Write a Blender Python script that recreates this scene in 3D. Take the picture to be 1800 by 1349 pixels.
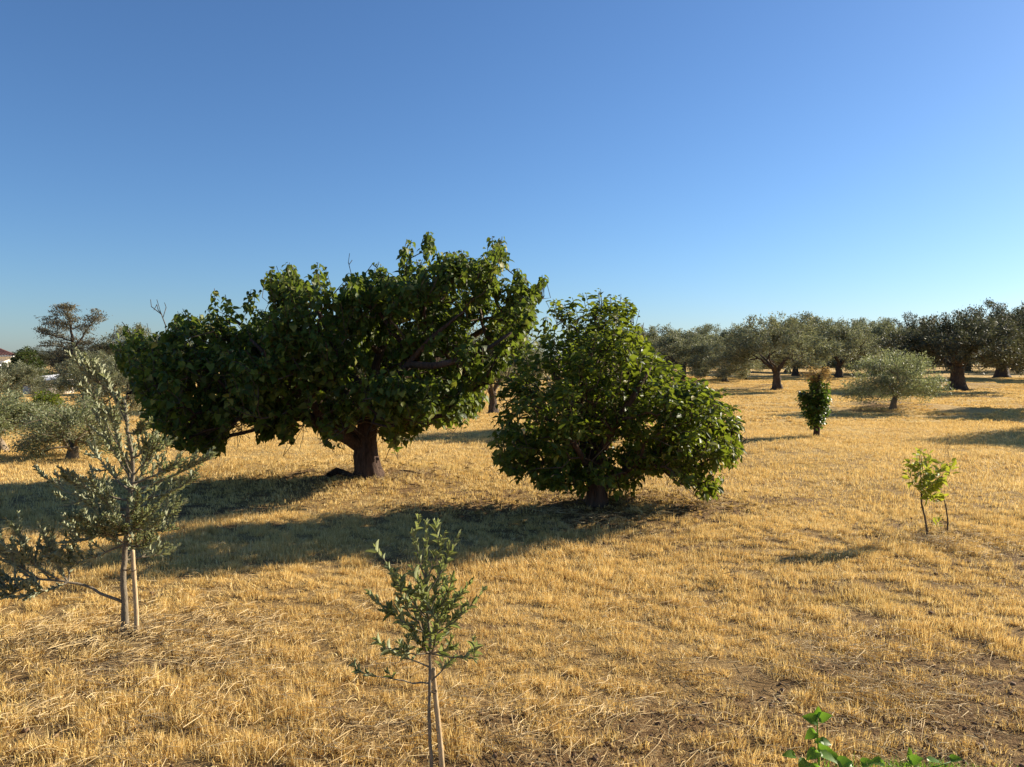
import bpy, math, random
import numpy as np
from mathutils import Matrix, Vector

for o in list(bpy.data.objects):
    bpy.data.objects.remove(o)
S = bpy.context.scene
COL = S.collection
PI = math.pi

# ------------------------------------------------------------------ camera
F, CX, CY, HOR, CH = 1360.0, 900.0, 674.5, 632.0, 2.2      # photo pixels, metres
TILT = math.atan((CY - HOR) / F)
cam = bpy.data.objects.new('camera', bpy.data.cameras.new('camera'))
COL.objects.link(cam)
cam.location = (0, 0, CH)
cam.rotation_euler = (PI / 2 - TILT, 0, 0)
cam.data.sensor_width = 36
cam.data.lens = F / 1800 * 36
cam.data.clip_start = 0.05
cam.data.clip_end = 9000
S.camera = cam

# ------------------------------------------------------------------ sky, sun, exposure
SUN_EL, SUN_AZ = math.radians(23.5), math.radians(63)         # azimuth from +Y towards +X
W = bpy.data.worlds.new('World'); S.world = W; W.use_nodes = True
nt = W.node_tree; nt.nodes.clear()
sky = nt.nodes.new('ShaderNodeTexSky'); sky.sky_type = 'NISHITA'
sky.sun_disc = False
sky.sun_elevation = SUN_EL; sky.sun_rotation = SUN_AZ
sky.altitude = 0; sky.air_density = 1.0; sky.dust_density = 0.4; sky.ozone_density = 7.5
bg = nt.nodes.new('ShaderNodeBackground'); bg.inputs['Strength'].default_value = 0.065
wo = nt.nodes.new('ShaderNodeOutputWorld')
nt.links.new(sky.outputs[0], bg.inputs[0]); nt.links.new(bg.outputs[0], wo.inputs[0])
sd = bpy.data.lights.new('sun', 'SUN'); sd.energy = 5.0; sd.angle = math.radians(0.5); sd.color = (1, 0.89, 0.72)
sun = bpy.data.objects.new('sun', sd); COL.objects.link(sun)
SDIR = Vector((math.cos(SUN_EL) * math.sin(SUN_AZ), math.cos(SUN_EL) * math.cos(SUN_AZ), math.sin(SUN_EL)))
sun.rotation_euler = SDIR.to_track_quat('Z', 'Y').to_euler()
sun.location = SDIR * 60
S.view_settings.view_transform = 'Standard'; S.view_settings.look = 'None'
S.view_settings.exposure = 1.15; S.view_settings.gamma = 1.0
S.view_settings.use_curve_mapping = False
S.render.engine = 'CYCLES'
S.cycles.max_bounces = 8; S.cycles.diffuse_bounces = 3; S.cycles.transmission_bounces = 4
S.cycles.transparent_max_bounces = 4

# ------------------------------------------------------------------ pixel helpers
ca, sa = math.cos(TILT), math.sin(TILT)
def ray(px, py):
    u = (px - CX) / F; v = (py - CY) / F
    dy = ca - v * sa; dz = -sa - v * ca
    return u / dy, dz / dy                                   # x and z per metre of depth
def at(px, py, Y):
    a, b = ray(px, py)
    return np.array([a * Y, Y, CH + b * Y])
def proj(P):
    P = np.atleast_2d(P)
    y, z = P[:, 1], P[:, 2] - CH
    dep = y * ca - z * sa; up = y * sa + z * ca
    return CX + F * P[:, 0] / dep, CY - F * up / dep, dep

# ------------------------------------------------------------------ terrain
def wav(x, y, k, s):
    r = np.random.RandomState(s); t = 0
    for i in range(5):
        a = r.rand() * 2 * PI; f = k * (0.6 + 0.9 * r.rand()); p = r.rand() * 6.28
        t = t + np.sin((x * math.cos(a) + y * math.sin(a)) * f + p)
    return t / 2.4
MOUNDS = [(-2.7, 14.5, 0.10, 1.3), (1.3, 11.8, 0.09, 1.1), (5.3, 9.7, 0.05, 0.6), (17.1, 34.6, 0.25, 2.0),
          (8.8, 22.3, 0.10, 0.7), (-3.1, 6.26, 0.03, 0.5), (32, 55, 0.35, 3), (19.7, 56, 0.25, 3)]
def terr(x, y):
    x = np.asarray(x, float); y = np.asarray(y, float)
    d = np.hypot(x, y)
    z = 0.035 * wav(x, y, 0.9, 3) * np.clip((d - 2) / 6, 0, 1) + 0.012 * wav(x, y, 4.0, 5)
    z = z + 0.012 * np.clip(y - 42, 0, 150) + 0.10 * wav(x, y, 0.16, 8) * np.clip((d - 14) / 30, 0, 1)
    for mx, my, h, r in MOUNDS:
        z = z + h * np.exp(-((x - mx) ** 2 + (y - my) ** 2) / (2 * r * r))
    return z
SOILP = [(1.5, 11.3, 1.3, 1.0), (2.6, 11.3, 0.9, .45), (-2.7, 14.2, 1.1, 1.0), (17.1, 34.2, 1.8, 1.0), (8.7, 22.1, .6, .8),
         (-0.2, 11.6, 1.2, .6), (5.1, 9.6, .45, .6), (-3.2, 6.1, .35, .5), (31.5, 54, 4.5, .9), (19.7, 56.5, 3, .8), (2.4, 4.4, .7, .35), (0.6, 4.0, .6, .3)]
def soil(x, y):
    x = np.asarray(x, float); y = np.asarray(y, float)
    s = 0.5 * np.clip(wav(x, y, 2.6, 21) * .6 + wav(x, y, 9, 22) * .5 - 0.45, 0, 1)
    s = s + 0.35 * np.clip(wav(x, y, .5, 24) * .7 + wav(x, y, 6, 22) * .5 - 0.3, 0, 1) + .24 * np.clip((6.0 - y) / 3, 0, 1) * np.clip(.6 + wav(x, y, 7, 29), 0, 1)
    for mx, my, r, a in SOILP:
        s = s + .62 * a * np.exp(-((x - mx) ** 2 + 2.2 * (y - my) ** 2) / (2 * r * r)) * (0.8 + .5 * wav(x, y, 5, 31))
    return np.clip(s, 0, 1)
def ground(px, py):
    a, b = ray(px, py)
    Y = np.concatenate([np.arange(1.5, 60, .02), np.arange(60, 400, .2)])
    dz = CH + b * Y - terr(a * Y, Y)
    i = int(np.argmax(dz < 0))
    return np.array([a * Y[i], Y[i], float(terr(a * Y[i], Y[i]))])

# ------------------------------------------------------------------ object helpers
def tag(o, label=None, cat=None, group=None, kind=None):
    if label: o['label'] = label
    if cat: o['category'] = cat
    if group: o['group'] = group
    if kind: o['kind'] = kind
    return o
def empty(name, loc):
    o = bpy.data.objects.new(name, None); COL.objects.link(o)
    o.location = [float(v) for v in loc]; o.empty_display_size = .2
    return o
def mesh_np(name, V, T, mat=None, smooth=False, Q=None):
    me = bpy.data.meshes.new(name)
    V = np.asarray(V, np.float32); parts = []; starts = []; tot = []
    n = 0
    for A in (T, Q):
        if A is None or len(A) == 0: continue
        A = np.asarray(A, np.int32); k = A.shape[1]
        parts.append(A.ravel()); starts.append(n + np.arange(len(A)) * k); n += A.size
        tot.append(np.full(len(A), k))
    me.vertices.add(len(V)); me.vertices.foreach_set('co', V.ravel())
    me.loops.add(n); me.loops.foreach_set('vertex_index', np.concatenate(parts))
    st = np.concatenate(starts).astype(np.int32)
    me.polygons.add(len(st)); me.polygons.foreach_set('loop_start', st)
    me.update(calc_edges=True); me.validate()
    if smooth: me.polygons.foreach_set('use_smooth', np.ones(len(me.polygons), bool))
    if mat: me.materials.append(mat)
    return me
def obj(name, me, parent=None):
    o = bpy.data.objects.new(name, me); COL.objects.link(o)
    if parent is not None: o.parent = parent
    return o
def nrm(v):
    v = np.asarray(v, float)
    return v / np.maximum(np.linalg.norm(v, axis=-1, keepdims=True), 1e-9)

class Mesh:                                                  # collects quads/tris of ONE part
    def __init__(s): s.V = []; s.T = []; s.Q = []; s.n = 0
    def add(s, V, T=None, Q=None):
        V = np.asarray(V, float); s.V.append(V)
        if T is not None and len(T): s.T.append(np.asarray(T) + s.n)
        if Q is not None and len(Q): s.Q.append(np.asarray(Q) + s.n)
        s.n += len(V)
    def build(s, name, mat, parent=None, smooth=False):
        me = mesh_np(name, np.concatenate(s.V), np.concatenate(s.T) if s.T else None, mat, smooth,
                     np.concatenate(s.Q) if s.Q else None)
        return obj(name, me, parent)
    def box(s, c, h, rz=0):
        c = np.array(c, float); sg = np.array([[x, y, z] for x in (-1, 1) for y in (-1, 1) for z in (-1, 1)], float) * np.array(h)
        R = np.array([[math.cos(rz), -math.sin(rz), 0], [math.sin(rz), math.cos(rz), 0], [0, 0, 1]])
        s.add(sg @ R.T + c, None, [[0, 1, 3, 2], [4, 6, 7, 5], [0, 4, 5, 1], [2, 3, 7, 6], [0, 2, 6, 4], [1, 5, 7, 3]])

def tube(M, P, R, sides=6, rough=0.0, rs=None, cap=True):
    P = np.asarray(P, float); R = np.asarray(R, float); n = len(P)
    tg = np.gradient(P, axis=0); tg = nrm(tg)
    ref = np.array([0.31, 0.95, 0.05]) if abs(tg[0][2]) > .7 else np.array([0.05, 0.1, 1.0])
    ang = np.arange(sides) * 2 * PI / sides
    V = np.zeros((n, sides, 3)); rk = None
    if rough and rs is not None: rk = rs.rand(sides) * 6.28
    for i in range(n):
        a = ref - tg[i] * ref.dot(tg[i]); a = a / (np.linalg.norm(a) + 1e-9); ref = a
        b = np.cross(tg[i], a)
        r = R[i]
        if rk is not None:
            rr = r * (1 + rough * (.6 * np.sin(3 * ang + 1.3 + i * .25) + .5 * np.sin(5 * ang + 2 - i * .31) + .5 * (rs.rand(sides) - .5)))
        else: rr = np.full(sides, r)
        V[i] = P[i] + np.outer(np.cos(ang) * rr, a) + np.outer(np.sin(ang) * rr, b)
    idx = np.arange(n * sides).reshape(n, sides)
    q = np.stack([idx[:-1], np.roll(idx[:-1], -1, 1), np.roll(idx[1:], -1, 1), idx[1:]], -1).reshape(-1, 4)
    V = V.reshape(-1, 3); T = None
    if cap:
        V = np.vstack([V, P[-1] + tg[-1] * R[-1] * .5]); c = len(V) - 1
        l = idx[-1]; T = np.stack([l, np.roll(l, -1), np.full(sides, c)], -1)
    M.add(V, T, q)

# ------------------------------------------------------------------ materials
def newmat(name):
    m = bpy.data.materials.new(name); m.use_nodes = True
    n = m.node_tree; n.nodes.clear()
    return m, n.nodes, n.links
def mix_rgb(N, L, f, a, b, typ='MIX'):
    x = N.new('ShaderNodeMix'); x.data_type = 'RGBA'; x.blend_type = typ
    for i, v in ((0, f), (6, a), (7, b)):
        if hasattr(v, 'links') or isinstance(v, bpy.types.NodeSocket): L.new(v, x.inputs[i])
        elif i == 0: x.inputs[0].default_value = v
        else: x.inputs[i].default_value = (*v, 1)
    return x.outputs[2]
def math_n(N, L, op, a, b=0.5, clamp=False):
    x = N.new('ShaderNodeMath'); x.operation = op; x.use_clamp = clamp
    for i, v in enumerate((a, b)):
        if isinstance(v, bpy.types.NodeSocket): L.new(v, x.inputs[i])
        else: x.inputs[i].default_value = v
    return x.outputs[0]
def ramp(N, L, f, stops):
    r = N.new('ShaderNodeValToRGB'); e = r.color_ramp.elements
    e[0].position, e[0].color = stops[0][0], (*stops[0][1], 1)
    e[1].position, e[1].color = stops[-1][0], (*stops[-1][1], 1)
    for p, c in stops[1:-1]:
        k = e.new(p); k.color = (*c, 1)
    L.new(f, r.inputs[0]); return r.outputs[0]
def noise(N, L, scale, detail=3, rough=.55, coord=None):
    t = N.new('ShaderNodeTexNoise'); t.inputs['Scale'].default_value = scale
    t.inputs['Detail'].default_value = detail; t.inputs['Roughness'].default_value = rough
    if coord is not None: L.new(coord, t.inputs['Vector'])
    return t.outputs[0]

def leaf_mat(name, stops, under=None, trans=(0.2, 0.3, 0.03), tf=0.35, rough=.45, spec=.4):
    m, N, L = newmat(name)
    g = N.new('ShaderNodeNewGeometry'); oi = N.new('ShaderNodeObjectInfo')
    r = math_n(N, L, 'FRACT', math_n(N, L, 'ADD', g.outputs['Random Per Island'], oi.outputs['Random']))
    nz = noise(N, L, 1.3, 2, .5, g.outputs['Position'])
    r2 = math_n(N, L, 'ADD', math_n(N, L, 'MULTIPLY', r, .62), math_n(N, L, 'MULTIPLY', nz, .38), True)
    c = ramp(N, L, r2, stops)
    if under: c = mix_rgb(N, L, g.outputs['Backfacing'], c, under)
    p = N.new('ShaderNodeBsdfPrincipled'); L.new(c, p.inputs['Base Color'])
    p.inputs['Roughness'].default_value = rough; p.inputs['Specular IOR Level'].default_value = spec
    t = N.new('ShaderNodeBsdfTranslucent')
    L.new(mix_rgb(N, L, .35, trans, mix_rgb(N, L, 1.0, c, (2.2, 2.2, 1.6), 'MULTIPLY')), t.inputs[0])
    x = N.new('ShaderNodeMixShader'); x.inputs[0].default_value = tf
    L.new(p.outputs[0], x.inputs[1]); L.new(t.outputs[0], x.inputs[2])
    o = N.new('ShaderNodeOutputMaterial'); L.new(x.outputs[0], o.inputs[0])
    return m
def bark_mat(name, dark, light, scale=6, stretch=5, bump=.6):
    m, N, L = newmat(name)
    tc = N.new('ShaderNodeTexCoord'); mp = N.new('ShaderNodeMapping')
    mp.inputs['Scale'].default_value = (stretch, stretch, 1); L.new(tc.outputs['Object'], mp.inputs[0])
    n1 = noise(N, L, scale, 6, .65, mp.outputs[0]); n2 = noise(N, L, scale * .4, 3, .5, tc.outputs['Object'])
    f = math_n(N, L, 'ADD', math_n(N, L, 'MULTIPLY', n1, .7), math_n(N, L, 'MULTIPLY', n2, .3))
    c = ramp(N, L, f, [(.32, dark), (.68, light)])
    p = N.new('ShaderNodeBsdfPrincipled'); L.new(c, p.inputs['Base Color']); p.inputs['Roughness'].default_value = .9
    p.inputs['Specular IOR Level'].default_value = .15
    b = N.new('ShaderNodeBump'); b.inputs['Strength'].default_value = bump; b.inputs['Distance'].default_value = .03
    L.new(n1, b.inputs['Height']); L.new(b.outputs[0], p.inputs['Normal'])
    o = N.new('ShaderNodeOutputMaterial'); L.new(p.outputs[0], o.inputs[0])
    return m
M = {}
M['mulberry'] = leaf_mat('mulberry_leaf', [(.15, (.026, .046, .009)), (.48, (.056, .092, .012)), (.66, (.115, .150, .020)), (.75, (.18, .19, .03)), (.83, (.28, .23, .05))],
                         (.085, .11, .03), (.22, .29, .02), .33, .55, .25)
M['citrus'] = leaf_mat('bush_leaf', [(.15, (.032, .052, .009)), (.48, (.066, .098, .012)), (.68, (.115, .148, .018)), (.76, (.18, .19, .03)), (.83, (.32, .27, .05))],
                       (.085, .115, .025), (.28, .34, .015), .34, .5, .28)
M['olive'] = leaf_mat('olive_leaf', [(.1, (.060, .066, .028)), (.45, (.130, .140, .074)), (.8, (.22, .225, .13))],
                      (.29, .295, .20), (.20, .21, .07), .22, .6, .25)
M['olive_dark'] = leaf_mat('holm_leaf', [(.1, (.024, .027, .012)), (.5, (.056, .061, .032)), (.85, (.12, .125, .07))],
                           (.13, .128, .08), (.10, .11, .035), .16, .6, .25)
M['olive_near'] = leaf_mat('olive_sapling_leaf', [(.1, (.085, .100, .042)), (.5, (.15, .170, .075)), (.9, (.23, .24, .12))],
                           (.36, .37, .23), (.24, .28, .07), .26, .5, .3)
M['olive_green'] = leaf_mat('young_olive_leaf', [(.1, (.075, .095, .026)), (.5, (.145, .16, .065)), (.9, (.26, .26, .12))],
                            (.28, .30, .15), (.28, .34, .05), .28, .5, .3)
M['yellow'] = leaf_mat('yellow_leaf', [(.1, (.11, .15, .012)), (.5, (.25, .28, .02)), (.9, (.42, .40, .04))],
                       (.26, .28, .05), (.42, .44, .04), .38, .5, .3)
M['ivy'] = leaf_mat('ivy_leaf', [(.1, (.020, .042, .008)), (.6, (.05, .095, .014)), (.95, (.13, .18, .03))], None, (.22, .34, .02), .32, .4, .4)
M['dead'] = leaf_mat('dead_leaf', [(.1, (.16, .10, .035)), (.9, (.38, .26, .11))], None, (.4, .26, .08), .35, .8, .1)
M['weed'] = leaf_mat('weed_leaf', [(.1, (.055, .13, .014)), (.9, (.14, .25, .03))], (.12, .20, .05), (.28, .5, .03), .38, .45, .3)
M['dark'] = leaf_mat('dark_leaf', [(.1, (.022, .034, .010)), (.6, (.045, .065, .018)), (.95, (.10, .11, .03))], None, (.1, .14, .02), .25, .55, .25)
M['needle'] = leaf_mat('needle', [(.1, (.070, .076, .052)), (.5, (.13, .128, .088)), (.9, (.25, .20, .135))], None, (.24, .18, .09), .25, .7, .2)
M['bark'] = bark_mat('mulberry_bark', (.018, .011, .008), (.13, .082, .058), 5, 5, .9)
M['bark_olive'] = bark_mat('olive_bark', (.025, .018, .014), (.14, .105, .078), 5, 4, .9)
M['bark_pale'] = bark_mat('pale_bark', (.12, .09, .06), (.38, .30, .21), 14, 4, .5)
M['bark_grey'] = bark_mat('grey_bark', (.10, .08, .055), (.30, .245, .17), 26, 3, .4)
M['twig'] = bark_mat('twig_bark', (.05, .035, .022), (.16, .12, .08), 12, 4, .3)
M['cane'] = bark_mat('cane', (.36, .25, .13), (.60, .45, .27), 9, 5, .2)

# ------------------------------------------------------------------ leaf templates (x across, y along, z out of the leaf)
def tpl(rows, fold=.12, curl=-.15):
    """rows: (y, half width) from base to tip, midrib folded, tip curled"""
    V, T = [(0, 0, 0)], []
    k = len(rows)
    for y, w in rows:
        z = curl * y * y
        V += [(-w, y, z + fold * w * 2), (0, y, z), (w, y, z + fold * w * 2)]
    V.append((0, 1, curl)); e = len(V) - 1
    T += [(0, 2, 1), (0, 3, 2)]
    for i in range(k - 1):
        a = 1 + 3 * i; b = a + 3
        T += [(a, a + 1, b + 1), (a, b + 1, b), (a + 1, a + 2, b + 2), (a + 1, b + 2, b + 1)]
    a = 1 + 3 * (k - 1)
    T += [(a, a + 1, e), (a + 1, a + 2, e)]
    return np.array(V, float), np.array(T)
TPL = {
    'heart': tpl([(-.02, .34), (.22, .5), (.55, .40), (.82, .17)], .14, -.22),
    'ovate': tpl([(.22, .36), (.52, .46), (.80, .24)], .16, -.15),
    'lance': tpl([(.2, .34), (.5, .5), (.8, .34)], .25, -.10),
    'diamond': (np.array([(0, 0, 0), (.5, .45, .06), (-.5, .45, .06), (0, 1, -.05)], float), np.array([(0, 1, 2), (1, 3, 2)])),
}
def frames(d, n):
    d = nrm(d); n = np.asarray(n, float)
    n = nrm(n - d * np.sum(d * n, -1, keepdims=True)); s = np.cross(d, n)
    return s, d, n
def leaf_verts(kind, P, D, Nn, Ln, Wd):
    V, T = TPL[kind]
    s, d, n = frames(D, Nn)
    P = np.asarray(P)
    A = P[:, None, :] + V[None, :, 0, None] * (s * Wd[:, None])[:, None, :] + V[None, :, 1, None] * (d * Ln[:, None])[:, None, :] \
        + V[None, :, 2, None] * (n * Ln[:, None])[:, None, :]
    k = len(V)
    return A.reshape(-1, 3), (T[None] + (np.arange(len(P)) * k)[:, None, None]).reshape(-1, 3)
class Leaves:
    def __init__(s): s.P = []; s.D = []; s.N = []; s.L = []; s.W = []
    def add(s, p, d, n, l, w): s.P.append(p); s.D.append(d); s.N.append(n); s.L.append(l); s.W.append(w)
    def arr(s): return [np.array(a, float) for a in (s.P, s.D, s.N, s.L, s.W)]
_tplmesh = {}
def build_leaves(lv, kind, mat, parent, base, single=0, name='crown', cell=9, smooth=True, leafname='leaf'):
    """joined foliage plus the leaves that show largest as objects of their own"""
    P, D, Nn, Ln, Wd = lv.arr() if isinstance(lv, Leaves) else lv
    keep = np.ones(len(P), bool); pick = []
    if single:
        px, py, dep = proj(P + D * Ln[:, None] * .5)
        s, d, n = frames(D, Nn)
        toc = nrm(np.array([0, 0, CH]) - P)
        size = Ln * Wd / dep ** 2 * (np.abs(np.sum(n * toc, 1)) + .15)
        inside = (px > 0) & (px < 1800) & (py > 0) & (py < 1349)
        if len(P) <= single: pick = list(range(len(P)))
        else:
            best = {}
            for i in np.argsort(dep):
                if not inside[i]: continue
                c = (int(px[i] / cell), int(py[i] / cell))
                if c not in best: best[c] = i
            c = np.array(list(best.values())); c = c[np.argsort(-size[c])][:single]
            pick = list(c)
        keep[pick] = False
    if keep.any():
        V, T = leaf_verts(kind, P[keep] - base, D[keep], Nn[keep], Ln[keep], Wd[keep])
        cr = obj(name, mesh_np(name, V, T, mat, smooth), parent)
        if keep.sum() > 1: cr['kind'] = 'stuff'
    else:
        cr = parent
    if len(pick):
        key = (kind, mat.name)
        if key not in _tplmesh:
            V, T = TPL[kind]; _tplmesh[key] = mesh_np('leaf', V, T, mat, smooth)
        s, d, n = frames(D, Nn)
        for i in pick:
            o = bpy.data.objects.new(leafname, _tplmesh[key]); COL.objects.link(o); o.parent = cr
            m = np.eye(4); m[:3, 0] = s[i] * Wd[i]; m[:3, 1] = d[i] * Ln[i]; m[:3, 2] = n[i] * Ln[i]; m[:3, 3] = P[i] - base
            o.matrix_basis = Matrix(m.tolist())
    return cr

# ------------------------------------------------------------------ branch skeletons
class Skel:
    def __init__(s): s.P = np.zeros((40000, 3)); s.D = np.zeros((40000, 3)); s.par = []; s.r = []; s.man = []; s.n = 0; s.zmin = -1e9
    def node(s, p, par, r=0, man=0):
        i = s.n; s.P[i] = p
        s.D[i] = nrm(s.P[i] - s.P[par]) if par >= 0 else (0, 0, 1)
        s.par.append(par); s.r.append(r); s.man.append(man); s.n += 1
        return i
    def path(s, pts, radii, par=-1, step=.16, rs=None, wob=0.0, man=1):
        pts = [np.asarray(p, float) for p in pts]; last = par; ids = []
        pts2 = []; rr = []
        for i in range(len(pts) - 1):                        # Catmull-Rom
            p0 = pts[max(i - 1, 0)]; p1 = pts[i]; p2 = pts[i + 1]; p3 = pts[min(i + 2, len(pts) - 1)]
            k = max(1, int(np.linalg.norm(p2 - p1) / step))
            for j in range(k):
                t = j / k
                pts2.append(.5 * (2 * p1 + (p2 - p0) * t + (2 * p0 - 5 * p1 + 4 * p2 - p3) * t * t + (3 * p1 - p0 - 3 * p2 + p3) * t ** 3))
                rr.append(radii[i] * (1 - t) + radii[i + 1] * t)
        pts2.append(pts[-1]); rr.append(radii[-1])
        for k, (p, r) in enumerate(zip(pts2, rr)):
            if rs is not None and 0 < k: p = p + rs.randn(3) * wob
            last = s.node(p, last, r, man); ids.append(last)
        return ids
    def near(s, p):
        return int(np.argmin(np.sum((s.P[:s.n] - p) ** 2, 1)))
    def connect(s, T, rs, step=.22, wob=.02, minr=0):
        d = T - s.P[:s.n]; L = np.linalg.norm(d, axis=1) + 1e-6
        c = np.sum(d * s.D[:s.n], 1) / L
        i = int(np.argmin(L * (1.35 - .55 * c) * np.where(s.P[:s.n, 2] < s.zmin, 50.0, 1.0) * np.where(np.array(s.r) > .09, 1.9, np.where(np.array(s.r) < 0, 3.0, 1.0)) * (1 + .5 * np.clip(-s.P[:s.n, 2] + T[2] - .2, 0, 1) * (T[2] < 1.6))))
        p0 = s.P[i].copy(); L0 = L[i]
        k = max(1, int(L0 / step)); D0 = s.D[i].copy(); D0[2] = max(D0[2], -.15); mid = p0 + D0 * L0 * .32 + (T - p0) * .25; last = i
        for j in range(1, k + 1):
            t = j / k
            p = (1 - t) ** 2 * p0 + 2 * t * (1 - t) * mid + t * t * T
            if j < k: p = p + rs.randn(3) * wob
            last = s.node(p, last)
        return last
    def finish(s, rt=.006, ex=.45):
        n = s.n; ch = [[] for _ in range(n)]; w = np.zeros(n)
        for i in range(n):
            if s.par[i] >= 0: ch[s.par[i]].append(i)
        for i in range(n - 1, -1, -1):
            w[i] = max(1, w[i])
            if s.par[i] >= 0: w[s.par[i]] += w[i]
        R = np.maximum(np.array(s.r), rt * w ** ex)
        for i in range(n):
            if s.par[i] >= 0 and not s.man[i]: R[i] = min(R[i], R[s.par[i]] * .95)
        chains = []; st = [(0, None)]
        while st:
            i, p = st.pop(); c = [] if p is None else [p]
            while True:
                c.append(i)
                k = sorted(ch[i], key=lambda a: (-s.man[a], -R[a]))
                for o in k[1:]: st.append((o, i))
                if not k: break
                i = k[0]
            chains.append(c)
        return R, chains
def build_skel(sk, root, base, bark, twig, rs, thick=.03, rt=.006, ex=.45, sides=18, rough=.10, flare=1.5, flare_h=.35, trunkname='trunk'):
    R, chains = sk.finish(rt, ex)
    tw = Mesh(); trunk = None
    for ci, c in enumerate(chains):
        P = sk.P[c] - base; r = R[c].copy()
        if ci: r[0] = min(r[1] if len(r) > 1 else r[0], R[c[0]])
        if len(P) < 2: continue
        if ci == 0:
            h = P[:, 2]
            r = r * (1 + (flare - 1) * np.exp(-np.maximum(h, 0) / flare_h))
            P = np.vstack([P[0] - (0, 0, .12), P]); r = np.concatenate([[r[0] * 1.05], r])
            m = Mesh(); tube(m, P, r, sides, rough, rs)
            trunk = m.build(trunkname, bark, root, True)
        elif r[1] > thick:
            m = Mesh(); tube(m, P, r, 10, rough * .6, rs); m.build('branch', bark, trunk, True)
        else:
            tube(tw, P, r, 4 if r[0] > .008 else 3, cap=False)
    if tw.n:
        t = tw.build('twigs', twig, trunk, True); t['kind'] = 'stuff'
    return trunk

# ------------------------------------------------------------------ crowns that fill a traced outline with real depth
def in_poly(poly, x, y):
    poly = np.asarray(poly, float); c = np.zeros(len(x), bool)
    for (x1, y1), (x2, y2) in zip(poly, np.roll(poly, -1, 0)):
        k = ((y1 > y) != (y2 > y)); t = (x2 - x1) * (y - y1) / (y2 - y1 + 1e-12) + x1
        c ^= k & (x < t)
    return c
def edge_dist(poly, x, y):
    poly = np.asarray(poly, float); d = np.full(len(x), 1e9); p = np.stack([x, y], 1)
    for a, b in zip(poly, np.roll(poly, -1, 0)):
        ab = b - a; t = np.clip(((p - a) @ ab) / (ab @ ab + 1e-9), 0, 1)
        d = np.minimum(d, np.linalg.norm(p - a - t[:, None] * ab, axis=1))
    return d
def puff(poly, base, n, depth, rs, shell=.5, round_px=90, mar=0):
    """points in a rounded body whose outline at the tree's own distance is poly"""
    poly = np.asarray(poly, float); lo, hi = poly.min(0), poly.max(0); out = []
    while len(out) < n:
        x = lo[0] + rs.rand(4000) * (hi[0] - lo[0]); y = lo[1] + rs.rand(4000) * (hi[1] - lo[1])
        k = in_poly(poly, x, y); x, y = x[k], y[k]
        e = edge_dist(poly, x, y); k = e >= mar; x, y, e = x[k], y[k], e[k]
        t = np.clip(e / round_px, 0, 1); hd = depth * np.sqrt(1 - (1 - t) ** 2)
        s = np.sign(rs.rand(len(x)) - .5) * (rs.rand(len(x)) ** (1 - shell))
        for a, b, c in zip(x, y, s * hd):
            p = at(a, b, base[1]); p[1] += c; out.append(p)
            if len(out) >= n: break
    return np.array(out)
def clumps(poly, base, nc, per, sig, depth, rs, shell, round_px, mar=6, boughs=0, bsig=.25):
    if boughs:
        C = puff(poly, base, boughs * 3, depth, rs, shell, round_px, mar); keep = [C[0]]
        for c in C[1:]:                                       # spread the boughs apart so that gaps stay between them
            if len(keep) < boughs and min(np.linalg.norm(c - k) for k in keep) > bsig * 1.7: keep.append(c)
        C = np.repeat(np.array(keep), max(1, nc // len(keep)), 0); C = C + rs.randn(*C.shape) * bsig * np.array([1, 1, .75]); nc = len(C)
    else: C = puff(poly, base, nc, depth, rs, shell, round_px, mar)
    T = np.repeat(C, per, 0) + rs.randn(nc * per, 3) * sig
    px, py, _ = proj(T)
    return T[in_poly(poly, px, py)]
def shoot_leaves(lv, A, B, rs, n, size, asp, hang, spread, out=None, jit=.35):
    """leaves set round the shoot A-B; hang: 0 = along the shoot, 1 = straight down"""
    ax = B - A; L = np.linalg.norm(ax); ax = ax / (L + 1e-9)
    a0 = rs.rand() * 6.28
    for i in range(n):
        t = (i + .5 * rs.rand() + .3) / n; p = A + (B - A) * t
        a = a0 + i * 2.4
        u = np.array([math.cos(a), math.sin(a), .2])
        d = nrm(ax * (1 - hang) * .6 + u * spread + np.array([0, 0, -1]) * hang + rs.randn(3) * jit * .5)
        nn = nrm(u * .7 + np.array([0, 0, .8 + .4 * (1 - hang)]) + rs.randn(3) * jit)
        l = size * (.45 + .8 * rs.rand() ** .8) * (1 if t < .8 else .75)
        lv.add(p + u * size * .25 + d * size * .08, d, nn, l, l * asp * (.85 + .3 * rs.rand()))

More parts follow.
